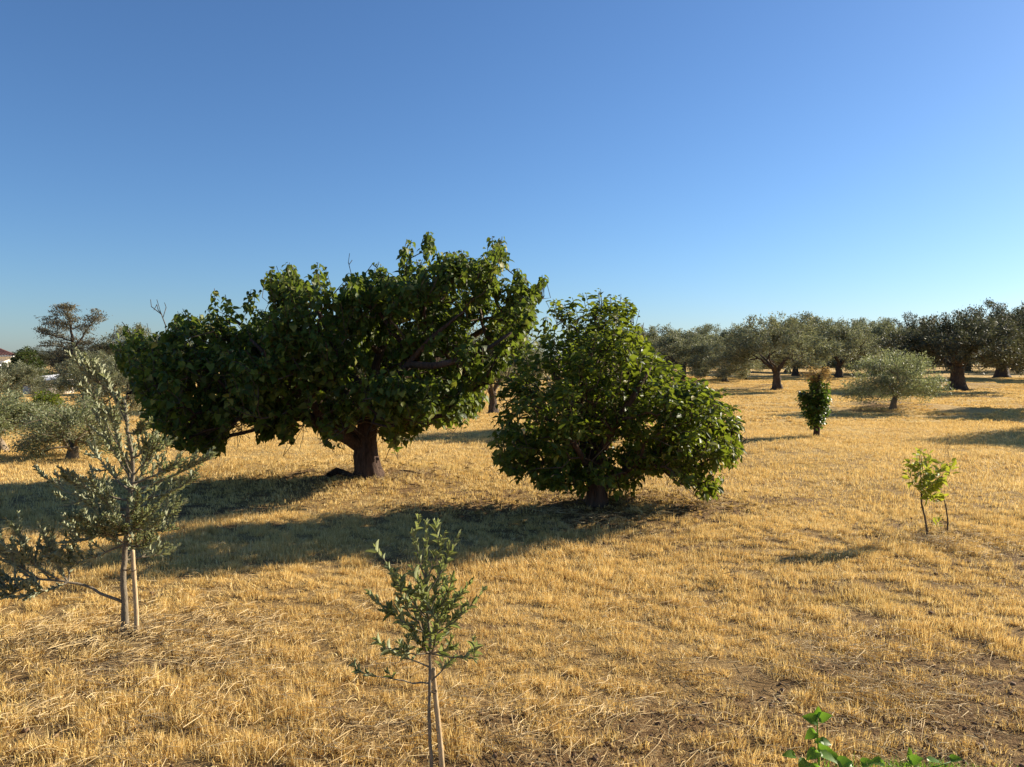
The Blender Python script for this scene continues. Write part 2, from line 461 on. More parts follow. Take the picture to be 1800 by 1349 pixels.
def poly_tree(name, label, cat, base, poly, depth, limbs, leafkind, mat, bark, seed, nc=90, per=12, sig=.25, shoot=.45, nleaf=9,
              size=.14, asp=.8, hang=.6, spread=.5, shell=.5, round_px=90, single=0, up=.6, thick=.03, cell=9, rt=.006, extra=None, group=None, rough=.1, flare=1.4,
              smooth=True, ex=.45, tol=None, boughs=0, bsig=.25, flare_h=.35, zmin=-9):
    rs = np.random.RandomState(seed); base = np.asarray(base, float)
    root = empty(name, base); tag(root, label, cat, group)
    sk = Skel()
    for i, (pts, radii, par) in enumerate(limbs):
        P = []
        for q in pts:
            p = at(q[0], q[1], base[1]); p[1] += q[2]; P.append(p)
        if i == 0: P[0] = base
        pi = -1 if par is None else sk.near(P[0])
        sk.path(P, radii, pi, rs=rs, wob=.006)
    sk.zmin = base[2] + zmin
    T = clumps(poly, base, nc, per, sig, depth, rs, shell, round_px, boughs=boughs, bsig=bsig)
    cen = T.mean(0); lv = Leaves()
    o = np.argsort(np.linalg.norm(T - sk.P[0], axis=1))
    for t in T[o]:
        d = nrm(nrm(t - cen) * .7 + np.array([0, 0, up]) + rs.randn(3) * .35)
        A = t - d * shoot * (.6 + .6 * rs.rand())
        i = sk.connect(A, rs)
        k = sk.node((A + t) / 2 + rs.randn(3) * .015, i, -1); sk.node(t, k, -1)
        shoot_leaves(lv, A, t, rs, int(nleaf * (.7 + .6 * rs.rand())), size, asp, hang, spread, jit=.6)
    if extra: extra(sk, lv, rs)
    build_skel(sk, root, base, bark, M['twig'], rs, thick, rt, rough=rough, flare=flare, ex=ex, flare_h=flare_h)
    A_ = lv.arr()
    if tol is not None:
        px, py, _ = proj(A_[0] + A_[1] * A_[3][:, None] * .7); k = in_poly(poly, px, py) | (edge_dist(poly, px, py) < np.where(py > 700, tol * 2.4, tol))
        A_ = [a[k] for a in A_]
    build_leaves(A_, leafkind, mat, root, base, single, cell=cell, smooth=smooth)
    return root
def P3(base, px, py, dy=0):
    p = at(px, py, base[1]); p[1] += dy; return p

#==GROUND==
# ------------------------------------------------------------------ ground
def graded(a, fine, n1, g, lim):
    v = [0]; s = fine
    while v[-1] < lim:
        if v[-1] > n1: s *= g
        v.append(v[-1] + s)
    return np.array(v)
pos = graded(0, .11, 9, 1.035, 4000)
xs = np.concatenate([-pos[:0:-1], pos]); ys = np.concatenate([-graded(0, .5, 3, 1.3, 400)[:0:-1], pos])
gx, gy = np.meshgrid(xs, ys)
gz = terr(gx, gy) + (soil(gx, gy) - .5) * .02 * (np.hypot(gx, gy) < 40)
V = np.stack([gx, gy, gz], -1).reshape(-1, 3)
ix = np.arange(len(V)).reshape(gx.shape)
Q = np.stack([ix[:-1, :-1], ix[:-1, 1:], ix[1:, 1:], ix[1:, :-1]], -1).reshape(-1, 4)
m, N, L = newmat('dry_field')
g = N.new('ShaderNodeNewGeometry'); at_ = N.new('ShaderNodeAttribute'); at_.attribute_name = 'soil'
n1 = noise(N, L, 14, 6, .7, g.outputs['Position']); n2 = noise(N, L, .7, 4, .6, g.outputs['Position']); n3 = noise(N, L, 70, 4, .7, g.outputs['Position'])
n4 = noise(N, L, 3.5, 5, .65, g.outputs['Position'])
straw = ramp(N, L, math_n(N, L, 'ADD', math_n(N, L, 'MULTIPLY', n1, .45), math_n(N, L, 'ADD', math_n(N, L, 'MULTIPLY', n2, .3), math_n(N, L, 'MULTIPLY', n4, .25))),
             [(.33, (.30, .18, .065)), (.47, (.52, .34, .125)), (.56, (.62, .435, .17)), (.68, (.70, .53, .23))])
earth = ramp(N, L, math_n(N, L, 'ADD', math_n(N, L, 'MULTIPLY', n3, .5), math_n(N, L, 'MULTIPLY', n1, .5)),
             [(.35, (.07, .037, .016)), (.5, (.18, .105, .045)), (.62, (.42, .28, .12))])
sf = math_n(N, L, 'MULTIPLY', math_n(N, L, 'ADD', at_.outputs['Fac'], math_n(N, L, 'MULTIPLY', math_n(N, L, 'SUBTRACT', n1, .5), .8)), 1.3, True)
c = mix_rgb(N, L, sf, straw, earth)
p = N.new('ShaderNodeBsdfPrincipled'); L.new(c, p.inputs['Base Color']); p.inputs['Roughness'].default_value = .95
p.inputs['Specular IOR Level'].default_value = .1
b = N.new('ShaderNodeBump'); b.inputs['Strength'].default_value = .9; b.inputs['Distance'].default_value = .05
L.new(math_n(N, L, 'ADD', n1, math_n(N, L, 'MULTIPLY', n3, .5)), b.inputs['Height']); L.new(b.outputs[0], p.inputs['Normal'])
o = N.new('ShaderNodeOutputMaterial'); L.new(p.outputs[0], o.inputs[0])
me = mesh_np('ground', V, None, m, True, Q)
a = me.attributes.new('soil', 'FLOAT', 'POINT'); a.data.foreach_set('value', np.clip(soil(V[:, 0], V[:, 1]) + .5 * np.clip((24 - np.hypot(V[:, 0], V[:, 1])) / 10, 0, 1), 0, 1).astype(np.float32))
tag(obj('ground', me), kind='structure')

# ------------------------------------------------------------------ dry grass: stubble tufts and loose straw
def straw_mat(name, stops, tf=.25):
    m, N, L = newmat(name)
    g = N.new('ShaderNodeNewGeometry'); oi = N.new('ShaderNodeObjectInfo')
    r = math_n(N, L, 'FRACT', math_n(N, L, 'ADD', g.outputs['Random Per Island'], oi.outputs['Random']))
    n2 = noise(N, L, .7, 4, .6, g.outputs['Position']); n1 = noise(N, L, 5.5, 3, .7, g.outputs['Position'])
    f = math_n(N, L, 'ADD', math_n(N, L, 'MULTIPLY', r, .42), math_n(N, L, 'ADD', math_n(N, L, 'MULTIPLY', n2, .28), math_n(N, L, 'MULTIPLY', n1, .30)))
    c = ramp(N, L, f, stops)
    n5 = noise(N, L, .45, 3, .6, g.outputs['Position'])
    gf = math_n(N, L, 'MULTIPLY', math_n(N, L, 'MULTIPLY', math_n(N, L, 'SUBTRACT', n5, .60), 5, True), .35)
    c = mix_rgb(N, L, gf, c, (.24, .25, .06))
    p = N.new('ShaderNodeBsdfPrincipled'); L.new(c, p.inputs['Base Color']); p.inputs['Roughness'].default_value = .6
    p.inputs['Specular IOR Level'].default_value = .25
    t = N.new('ShaderNodeBsdfTranslucent'); L.new(c, t.inputs[0])
    x = N.new('ShaderNodeMixShader'); x.inputs[0].default_value = tf
    L.new(p.outputs[0], x.inputs[1]); L.new(t.outputs[0], x.inputs[2])
    o = N.new('ShaderNodeOutputMaterial'); L.new(x.outputs[0], o.inputs[0])
    return m
M['straw'] = straw_mat('straw', [(.24, (.41, .24, .075)), (.40, (.66, .45, .145)), (.56, (.82, .60, .22)), (.75, (.92, .74, .38))], .32)
M['straw_pale'] = straw_mat('straw_pale', [(.25, (.42, .28, .12)), (.5, (.62, .45, .21)), (.75, (.80, .63, .36))], .15)
def blades(M_, P, D, Ht, Wd, bend, rs):
    """curved blades: base P, lean direction D (horizontal), height, width"""
    n = len(P); az = rs.rand(n) * 6.28
    s = np.stack([np.cos(az), np.sin(az), np.zeros(n)], 1)
    D = np.asarray(D); up = np.array([0, 0, 1.0])
    b = bend[:, None]; H = Ht[:, None]; w = Wd[:, None]
    p1 = P + H * (.5 * up * (1 - .25 * b) + .28 * D * b); p2 = P + H * (up * (1 - .55 * b) + .85 * D * b)
    V = np.stack([P - s * w, P + s * w, p1 - s * w * .8, p1 + s * w * .8, p2], 1).reshape(-1, 3)
    T = np.array([(0, 1, 3), (0, 3, 2), (2, 3, 4)])
    M_.add(V, (T[None] + (np.arange(n) * 5)[:, None, None]).reshape(-1, 3))
def grass_patch(seed, tufts, per, size, hmin, hmax, w, strays):
    rs = np.random.RandomState(seed); Mx = Mesh()
    for _ in range(tufts):
        c = np.array([(rs.rand() - .5) * size, (rs.rand() - .5) * size, 0]); n = int(per * (.5 + rs.rand()))
        off = rs.randn(n, 2) * (.018 + .022 * rs.rand()); P = np.zeros((n, 3)); P[:, :2] = off; P += c; P[:, 2] = -.012
        lean = nrm(np.concatenate([off + rs.randn(n, 2) * .02 + rs.randn(2) * .02, np.zeros((n, 1))], 1))
        h = (hmin + (hmax - hmin) * rs.rand()) * (.55 + .6 * rs.rand(n))
        blades(Mx, P, lean, h, w * (.6 + .8 * rs.rand(n)), .08 + .75 * rs.rand(n) ** 1.6, rs)
    n = strays
    P = np.zeros((n, 3)); P[:, :2] = (rs.rand(n, 2) - .5) * size; a = rs.rand(n) * 6.28
    blades(Mx, P - (0, 0, .01), np.stack([np.cos(a), np.sin(a), a * 0], 1), hmin * (.5 + .9 * rs.rand(n)), w * (.6 + .7 * rs.rand(n)), .1 + .9 * rs.rand(n), rs)
    return Mx
def litter_patch(seed, n, size, lmin, lmax, w):
    rs = np.random.RandomState(seed); Mx = Mesh()
    a0 = rs.rand() * 6.28
    P = np.zeros((n, 3)); P[:, :2] = rs.randn(n, 2) * size * .3; a = a0 + rs.randn(n) * .8
    d = np.stack([np.cos(a), np.sin(a), rs.randn(n) * .12], 1); l = (lmin + (lmax - lmin) * rs.rand(n) ** 2)[:, None]
    s = np.stack([-np.sin(a), np.cos(a), a * 0], 1); z = (.01 + .05 * rs.rand(n))[:, None] * np.array([0, 0, 1.])
    bow = rs.randn(n, 1) * .10 * l; ww = (w * (.6 + .8 * rs.rand(n)))[:, None]; u = np.array([0, 0, 1.])
    A = P + z - d * l / 2; B = P + z * 1.3 + s * bow; C = P + z + d * l / 2
    V = np.stack([A - s * ww, A + s * ww, A + u * ww * 1.6, B - s * ww, B + s * ww, B + u * ww * 1.6, C], 1).reshape(-1, 3)
    T = np.array([(0, 1, 4), (0, 4, 3), (1, 2, 5), (1, 5, 4), (2, 0, 3), (2, 3, 5), (3, 4, 6), (4, 5, 6), (5, 3, 6)])
    Mx.add(V, (T[None] + (np.arange(n) * 7)[:, None, None]).reshape(-1, 3))
    return Mx
def patch_collection(name, meshes, mat):
    c = bpy.data.collections.new(name)
    for i, Mx in enumerate(meshes):
        me = mesh_np('%s_%02d' % (name, i), np.concatenate(Mx.V), np.concatenate(Mx.T), mat)
        c.objects.link(bpy.data.objects.new('%s_%02d' % (name, i), me))
    return c
def scatter(name, coll, P, rot, scl, idx):
    me = bpy.data.meshes.new(name); me.vertices.add(len(P)); me.vertices.foreach_set('co', np.asarray(P, np.float32).ravel())
    for nm, ty, key, v in (('rot', 'FLOAT_VECTOR', 'vector', rot), ('scl', 'FLOAT_VECTOR', 'vector', scl), ('idx', 'INT', 'value', idx)):
        a = me.attributes.new(nm, ty, 'POINT'); a.data.foreach_set(key, np.asarray(v, np.int32 if ty == 'INT' else np.float32).ravel())
    me.update(); ob = obj(name, me)
    ng = bpy.data.node_groups.new(name, 'GeometryNodeTree')
    ng.interface.new_socket('Geometry', in_out='INPUT', socket_type='NodeSocketGeometry')
    ng.interface.new_socket('Geometry', in_out='OUTPUT', socket_type='NodeSocketGeometry')
    N = ng.nodes; L = ng.links
    gi = N.new('NodeGroupInput'); go = N.new('NodeGroupOutput'); ci = N.new('GeometryNodeCollectionInfo')
    ci.inputs['Collection'].default_value = coll; ci.inputs['Separate Children'].default_value = True; ci.inputs['Reset Children'].default_value = True
    ip = N.new('GeometryNodeInstanceOnPoints'); ip.inputs['Pick Instance'].default_value = True
    def attr(nm, ty):
        a = N.new('GeometryNodeInputNamedAttribute'); a.data_type = ty; a.inputs['Name'].default_value = nm; return a.outputs[0]
    L.new(gi.outputs[0], ip.inputs['Points']); L.new(ci.outputs[0], ip.inputs['Instance'])
    L.new(attr('idx', 'INT'), ip.inputs['Instance Index'])
    er = N.new('FunctionNodeEulerToRotation'); L.new(attr('rot', 'FLOAT_VECTOR'), er.inputs[0])
    L.new(er.outputs[0], ip.inputs['Rotation']); L.new(attr('scl', 'FLOAT_VECTOR'), ip.inputs['Scale'])
    L.new(ip.outputs[0], go.inputs[0])
    md = ob.modifiers.new('scatter', 'NODES'); md.node_group = ng
    return ob
rs = np.random.RandomState(4)
def tuft(seed, n, rad, hmin, hmax, w, bend):
    rs = np.random.RandomState(seed); Mx = Mesh(); sw = nrm(rs.randn(2)) * .5
    off = rs.randn(n, 2) * rad; P = np.zeros((n, 3)); P[:, :2] = off; P[:, 2] = -.015
    lean = nrm(np.concatenate([off / rad + rs.randn(n, 2) * .6 + sw, np.zeros((n, 1))], 1))
    blades(Mx, P, lean, hmin + (hmax - hmin) * rs.rand(n), w * (.6 + .8 * rs.rand(n)), bend * (.15 + 1.1 * rs.rand(n) ** 1.5), rs)
    return Mx
NEARP = [tuft(100 + i, 46, .022 + .008 * (i % 4), .04, .095, .0026, .8) for i in range(8)] + [tuft(120 + i, 20, .035, .02, .05, .0023, .95) for i in range(4)]
MIDP = [tuft(140 + i, 34, .045 + .012 * (i % 3), .035, .085, .0042, .75) for i in range(6)]
FARP = [grass_patch(160 + i, 70, 14, 1.8, .05, .09, .011, 90) for i in range(4)]
gcol = patch_collection('grass_patch', NEARP + MIDP + FARP, M['straw'])
GP, GR, GS, GI = [], [], [], []
def sow(d0, d1, cell, ids, ids_thin, gap, far=False):
    for y in np.arange(d0, d1, cell):
        hw = .70 * y + 1.0
        x = np.arange(-hw, hw, cell); n = len(x)
        X = x + (rs.rand(n) - .5) * cell * 1.6; Y = y + (rs.rand(n) - .5) * cell * 1.6
        so = soil(X, Y); cl = wav(X, Y, 21, 43) * .5 + wav(X, Y, 10, 45) * .4 + wav(X, Y, 4.5, 44) * .2
        hn = 1 + .22 * wav(X, Y, 1.7, 41) + .15 * wav(X, Y, .5, 42) + (0 if far else .75 * cl)
        pr = np.clip(1.02 - so * 1.1 + (0 if far else np.clip(cl, -1, .3) * gap), 0.06, 1)
        k = rs.rand(n) < pr; m_ = int(k.sum())
        thin = (rs.rand(m_) < so[k] * 1.4 + .10); ii = np.where(thin, rs.choice(ids_thin, m_), rs.choice(ids, m_))
        kk = .75 + .5 * rs.rand(m_)
        GP.append(np.stack([X[k], Y[k], 0 * X[k]], 1)); GR.append((.06 if far else 1) * np.stack([rs.randn(m_) * .15 - .18 - .28 * np.clip(wav(X[k], Y[k], 1.1, 47), -.6, 1.2), rs.randn(m_) * .15, 2.2 * wav(X[k], Y[k], .8, 46) + rs.randn(m_) * .7], 1) + (np.array([0, 0, 1.]) * rs.rand(m_, 1) * 6.28 if far else 0))
        GS.append(np.stack([kk, kk, kk * np.clip(hn[k], .3, 1.9) * (1 - .4 * so[k])], 1)); GI.append(ii)
sow(1.7, 11, .066, range(0, 8), range(8, 12), 1.5)
sow(11, 27, .125, range(12, 18), range(12, 18), 1.1)
sow(27, 75, 1.2, range(18, 22), range(18, 22), 0, True)
GP, GR, GS, GI = (np.concatenate(a) for a in (GP, GR, GS, GI))
GP[:, 2] = terr(GP[:, 0], GP[:, 1]) + (soil(GP[:, 0], GP[:, 1]) - .5) * .02 * (np.hypot(GP[:, 0], GP[:, 1]) < 40)
gr = scatter('dry_grass', gcol, GP, GR, GS, GI)
tag(gr, 'short golden dry grass stubble covering the whole field', 'grass', kind='stuff')
lcol = patch_collection('straw_patch', [litter_patch(200 + i, 46, .7, .08, .34, .0017) for i in range(5)] + [litter_patch(210 + i, 16, .8, .04, .20, .0016) for i in range(3)], M['straw_pale'])
LP, LR, LS, LI = [], [], [], []
for (px, py, n, sx, sy) in [(330, 1125, 26, .7, .35), (150, 1120, 12, .6, .3), (1690, 958, 16, .55, .25), (1640, 1240, 14, .5, .45), (720, 1290, 10, .7, .35),
                            (640, 830, 12, .7, .4), (1060, 905, 10, .7, .4), (250, 1230, 14, .7, .4), (1000, 1300, 12, .8, .4), (1500, 1150, 8, .8, .4)]:
    c = ground(px, py)
    for _ in range(n):
        LP.append((c[0] + rs.randn() * sx, c[1] + rs.randn() * sy)); LI.append(rs.randint(0, 5)); LS.append((1, 1, 1))
for _ in range(420):
    y = 2.4 + 9 * rs.rand() ** 1.2; x = (rs.rand() * 2 - 1) * (.7 * y + .3); LP.append((x, y)); LI.append(5 + rs.randint(0, 3)); k = .8 + .4 * rs.rand(); LS.append((k, k, k))
LP = np.array(LP); LP = np.column_stack([LP, terr(LP[:, 0], LP[:, 1]) + .008])
LR = np.column_stack([rs.randn(len(LP), 2) * .04, rs.rand(len(LP)) * 6.28])
tag(scatter('loose_straw', lcol, LP, LR, LS, LI), 'pale loose straw stalks lying on the dry grass', 'straw', kind='stuff')

#==MULBERRY==
# ------------------------------------------------------------------ big spreading tree in the middle
B = ground(649, 838)
poly = [(200, 612), (212, 600), (222, 572), (245, 572), (258, 600), (300, 566), (318, 542), (352, 545), (372, 540), (377, 505), (392, 506), (396, 532), (420, 535), (436, 505),
        (452, 510), (458, 540), (474, 545), (482, 520), (466, 505), (464, 478), (482, 470), (495, 455), (512, 462), (528, 478), (548, 480), (556, 460), (568, 465), (570, 495), (592, 520),
        (606, 505), (610, 482), (636, 474), (642, 500), (652, 492), (660, 455), (672, 452), (684, 470), (702, 480), (710, 462), (696, 450), (698, 438), (714, 440), (712, 412), (724, 410),
        (736, 418), (746, 403), (766, 408), (770, 425), (762, 450), (782, 452), (786, 432), (796, 445), (808, 428), (818, 430), (822, 452), (840, 455), (858, 425), (868, 408), (884, 418),
        (890, 450), (908, 462), (924, 472), (928, 495), (942, 500), (946, 478), (962, 480), (962, 496), (944, 508), (952, 530), (968, 548), (970, 575), (958, 600), (940, 612), (918, 630),
        (890, 640), (862, 668), (842, 690), (850, 715), (838, 735), (810, 740), (780, 742), (752, 752), (738, 762), (716, 780), (698, 786), (684, 776), (676, 748), (660, 726), (636, 726),
        (606, 746), (584, 786), (572, 780), (566, 752), (540, 742), (524, 716), (508, 738), (512, 768), (498, 776), (484, 766), (456, 776), (452, 762), (478, 742), (470, 722),
        (440, 742), (416, 720), (392, 752), (386, 778), (390, 798), (372, 806), (352, 788), (322, 782), (290, 768), (262, 742), (248, 704), (232, 672), (208, 640)]
limbs = [([(649, 838, 0), (645, 800, 0), (643, 770, .05), (648, 730, .1), (652, 680, .15), (665, 620, .2), (690, 570, .3), (715, 525, .4)], [.17, .155, .145, .125, .10, .07, .045, .02], None),
         ([(638, 788, 0), (612, 768, -.1), (585, 750, -.25), (545, 728, -.4), (490, 705, -.4), (430, 690, -.4), (370, 685, -.3), (310, 680, -.2)], [.125, .115, .10, .075, .055, .045, .035, .02], 0),
         ([(545, 728, -.4), (500, 742, -.6), (450, 755, -.7), (398, 765, -.6), (350, 745, -.4)], [.035, .03, .026, .02, .012], 0),
         ([(490, 705, -.4), (470, 640, -.3), (440, 590, -.1), (410, 560, 0)], [.06, .055, .04, .02], 0),
         ([(645, 765, .1), (620, 690, .5), (590, 630, .9), (550, 570, 1.0), (515, 510, 1.0)], [.13, .10, .08, .05, .02], 0),
         ([(648, 740, .1), (680, 690, -.4), (730, 640, -1.0), (780, 590, -1.3), (825, 555, -1.3)], [.11, .09, .06, .035, .012], 0),
         ([(652, 690, .1), (700, 660, .9), (770, 620, 1.5), (850, 570, 1.7), (920, 530, 1.5)], [.09, .08, .07, .05, .02], 0),
         ([(660, 730, 0), (690, 735, -.6), (712, 742, -.9), (745, 728, -1.1), (790, 722, -1.2), (830, 712, -1.1)], [.045, .04, .035, .03, .025, .015], 0),
         ([(665, 620, .2), (640, 590, -.5), (622, 565, -.8), (620, 548, -.9)], [.06, .045, .03, .012], 0),
         ([(730, 640, -1.0), (790, 640, -1.6), (850, 620, -1.7), (900, 590, -1.6)], [.06, .05, .04, .02], 0),
         ([(585, 750, -.25), (560, 690, -.9), (520, 640, -1.2), (480, 600, -1.2)], [.07, .06, .04, .02], 0),
         ([(430, 690, -.4), (380, 660, 0), (330, 630, .1), (270, 620, .1)], [.05, .045, .035, .018], 0)]
KNOBS = [(384, 512), (440, 512), (474, 488), (500, 466), (560, 470), (566, 480), (620, 488), (632, 484), (668, 462), (676, 478), (706, 450), (722, 420), (746, 410), (760, 416), (770, 440), (788, 446), (812, 440), (840, 460),
         (866, 420), (880, 424), (884, 440), (906, 470), (920, 482), (952, 488), (958, 486), (940, 512), (960, 560), (240, 580), (232, 578), (310, 560), (325, 552), (350, 556), (205, 612), (218, 610), (372, 800), (500, 770), (470, 772), (840, 722), (800, 742),
         (730, 760), (702, 770), (580, 768), (570, 762), (340, 786), (300, 770), (270, 745), (245, 690), (220, 650)]
def dead_twigs(sk, lv, rs):
    for kx, ky in KNOBS:
        for _ in range(2):
            t = P3(B, kx + rs.randn() * 3, ky + rs.randn() * 3, rs.randn() * .25); A = t + np.array([rs.randn() * .08, rs.randn() * .08, -.38 if ky < 640 else .30])
            i = sk.connect(A, rs); sk.node(t, i, -1); shoot_leaves(lv, A, t, rs, 15, .12, .84, .7, .5)
    for sp, nc_ in (([(690, 690), (780, 660), (862, 672), (850, 730), (790, 746), (745, 756), (705, 780), (686, 776), (684, 735)], 30), ([(440, 690), (545, 715), (520, 752), (500, 776), (455, 776), (470, 740)], 14),
                    ([(556, 715), (620, 715), (598, 745), (584, 770), (568, 768)], 9), ([(330, 700), (420, 715), (392, 800), (350, 792)], 14), ([(598, 525), (645, 505), (690, 500), (705, 590), (640, 620), (590, 600)], 18)):
        for t in clumps(sp, B, nc_, 9, (.16, .2, .14), 1.2, rs, .3, 30, 2):
            A = t + np.array([rs.randn() * .12, rs.randn() * .12, .22]); i = sk.connect(A, rs); sk.node(t, i, -1); shoot_leaves(lv, A, t, rs, 11, .125, .84, .75, .5)
    Lp = [(205, 640), (215, 605), (300, 570), (380, 540), (470, 560), (480, 640), (470, 740), (392, 770), (330, 782), (262, 742), (240, 690)]
    for t in clumps(Lp, B, 26, 9, (.2, .22, .2), 1.1, rs, .4, 60):
        A = t - np.array([rs.randn() * .15, rs.randn() * .15, .3]); i = sk.connect(A, rs); sk.node(t, i, -1); shoot_leaves(lv, A, t, rs, 12, .125, .84, .75, .5)
    for pts in ([(292, 575, 0), (283, 550, 0), (275, 526, .05)], [(286, 560, 0), (290, 540, .05), (287, 532, .05)], [(284, 553, 0), (268, 540, -.05), (266, 528, -.05)],
                [(278, 545, 0), (272, 535, .05), (268, 545, .05)], [(240, 598, 0), (226, 580, 0), (214, 566, 0)], [(262, 585, 0), (258, 568, 0)], [(617, 480, 0), (613, 462, 0), (614, 445, 0)], [(614, 465, 0), (620, 458, 0)]):
        P = [P3(B, *q) for q in pts]
        sk.path(P, [.012, .008, .005][:len(P)], sk.near(P[0]), rs=rs, wob=.008, man=0)
poly_tree('mulberry_tree', 'big spreading leafy tree with a thick forked dark trunk, tallest in the field', 'tree', B, poly, 2.05, limbs, 'heart', M['mulberry'], M['bark'], 11,
          boughs=92, bsig=.23, nc=276, per=9, sig=(.13, .15, .14), shoot=.42, nleaf=11, size=.125, asp=.84, hang=.62, spread=.55, shell=.45, round_px=95, single=300, up=.9, thick=.028, tol=5, extra=dead_twigs,
          rough=.18, flare=1.4, flare_h=.14, zmin=.95)

#==BUSH==
# ------------------------------------------------------------------ dense bushy tree right of it
B = ground(1050, 888)
poly = [(859, 772), (874, 739), (868, 700), (884, 660), (888, 626), (920, 600), (966, 584), (985, 570), (963, 545), (960, 520), (978, 522), (990, 530), (1005, 520), (1024, 511), (1040, 520), (1048, 508),
        (1058, 508), (1060, 524), (1074, 520), (1092, 516), (1102, 528), (1120, 545), (1126, 554), (1106, 556), (1108, 570), (1134, 580), (1140, 600), (1160, 620), (1185, 638), (1208, 654), (1240, 672),
        (1246, 690), (1262, 690), (1280, 680), (1278, 704), (1296, 724), (1308, 755), (1290, 772), (1302, 796), (1288, 824), (1266, 836), (1264, 868), (1242, 877), (1214, 858), (1196, 846),
        (1172, 822), (1154, 840), (1130, 820), (1122, 852), (1106, 874), (1084, 880), (1068, 850), (1046, 836), (1030, 850), (1018, 876), (1004, 850), (980, 868), (962, 852), (946, 860), (934, 822), (908, 850), (882, 825), (866, 790)]
limbs = [([(1050, 888, 0), (1048, 860, 0), (1046, 820, 0), (1040, 770, .1), (1036, 700, .2), (1040, 620, .2), (1052, 540, .1)], [.06, .057, .054, .05, .04, .028, .012], None),
         ([(1054, 862, 0), (1078, 838, -.1), (1110, 815, -.2), (1150, 790, -.3), (1200, 760, -.4), (1240, 740, -.3)], [.06, .055, .05, .04, .028, .014], 0),
         ([(1044, 850, 0), (1020, 800, -.4), (985, 750, -.7), (940, 720, -.8)], [.055, .045, .032, .014], 0),
         ([(1046, 820, 0), (1070, 750, -.5), (1100, 690, -.8), (1130, 640, -.7)], [.07, .055, .04, .018], 0),
         ([(1046, 820, 0), (1010, 740, .5), (980, 660, .8), (970, 600, .6)], [.06, .05, .035, .015], 0),
         ([(1046, 820, 0), (1090, 740, .6), (1150, 700, .9), (1210, 690, .8)], [.06, .05, .035, .015], 0)]
KNOBS2 = [(963, 528), (975, 527), (990, 536), (1008, 522), (1024, 516), (1050, 512), (1056, 516), (1078, 526), (1092, 522), (1104, 532), (1120, 550), (1112, 548), (1136, 586), (1160, 626), (1200, 656), (1240, 680), (1276, 686), (1290, 726), (1302, 756), (1296, 796), (1284, 824),
          (1258, 866), (1246, 872), (1236, 868), (1212, 852), (1200, 842), (1154, 832), (1122, 846), (1108, 866), (1086, 874), (1020, 868), (1004, 848), (980, 862), (960, 850), (946, 854), (925, 828), (908, 845), (886, 822), (868, 788), (864, 772), (876, 742), (872, 702), (888, 660)]
def bush_ends(sk, lv, rs):
    for kx, ky in KNOBS2:
        for _ in range(2):
            t = P3(B, kx + rs.randn() * 4, ky + rs.randn() * 4, rs.randn() * .2); d = nrm(t - P3(B, 1075, 700)); A = t - d * .25 - np.array([0, 0, .08 if ky < 700 else -.08])
            i = sk.connect(A, rs); sk.node(t, i, -1); shoot_leaves(lv, A, t, rs, 10, .12, .6, .35, .6)
    sk_poly = [(862, 770), (930, 740), (1020, 790), (1100, 790), (1180, 760), (1300, 760), (1300, 800), (1266, 836), (1262, 872), (1210, 858), (1172, 824), (1130, 822), (1106, 872), (1084, 878), (1060, 830), (1040, 830), (1018, 874), (980, 866), (946, 858), (908, 848), (880, 822)]
    for t in clumps([(1120, 590), (1160, 622), (1240, 675), (1280, 690), (1300, 740), (1240, 770), (1150, 740), (1090, 690)], B, 34, 9, (.12, .15, .10), .9, rs, .2, 60, 3):
        A = t - np.array([rs.randn() * .1 + .08, rs.randn() * .1, .15]); i = sk.connect(A, rs); sk.node(t, i, -1); shoot_leaves(lv, A, t, rs, 10, .115, .6, .45, .6, jit=.6)
    for t in clumps(sk_poly, B, 26, 9, (.12, .15, .10), 1.0, rs, .2, 60, 3):
        A = t + np.array([rs.randn() * .1, rs.randn() * .1, .15]); i = sk.connect(A, rs); sk.node(t, i, -1); shoot_leaves(lv, A, t, rs, 10, .115, .6, .5, .6)
poly_tree('bushy_tree', 'dense rounded bushy tree with leaves nearly to the ground, right of the big tree', 'tree', B, poly, 1.35, limbs, 'ovate', M['citrus'], M['bark'], 23,
          boughs=84, bsig=.16, nc=225, per=8, sig=(.10, .12, .09), shoot=.28, nleaf=10, size=.112, asp=.60, hang=.45, spread=.6, shell=.5, round_px=130, single=300, up=.5, thick=.02, rt=.004, cell=8, flare=1.5, tol=3.5, extra=bush_ends, zmin=.3)

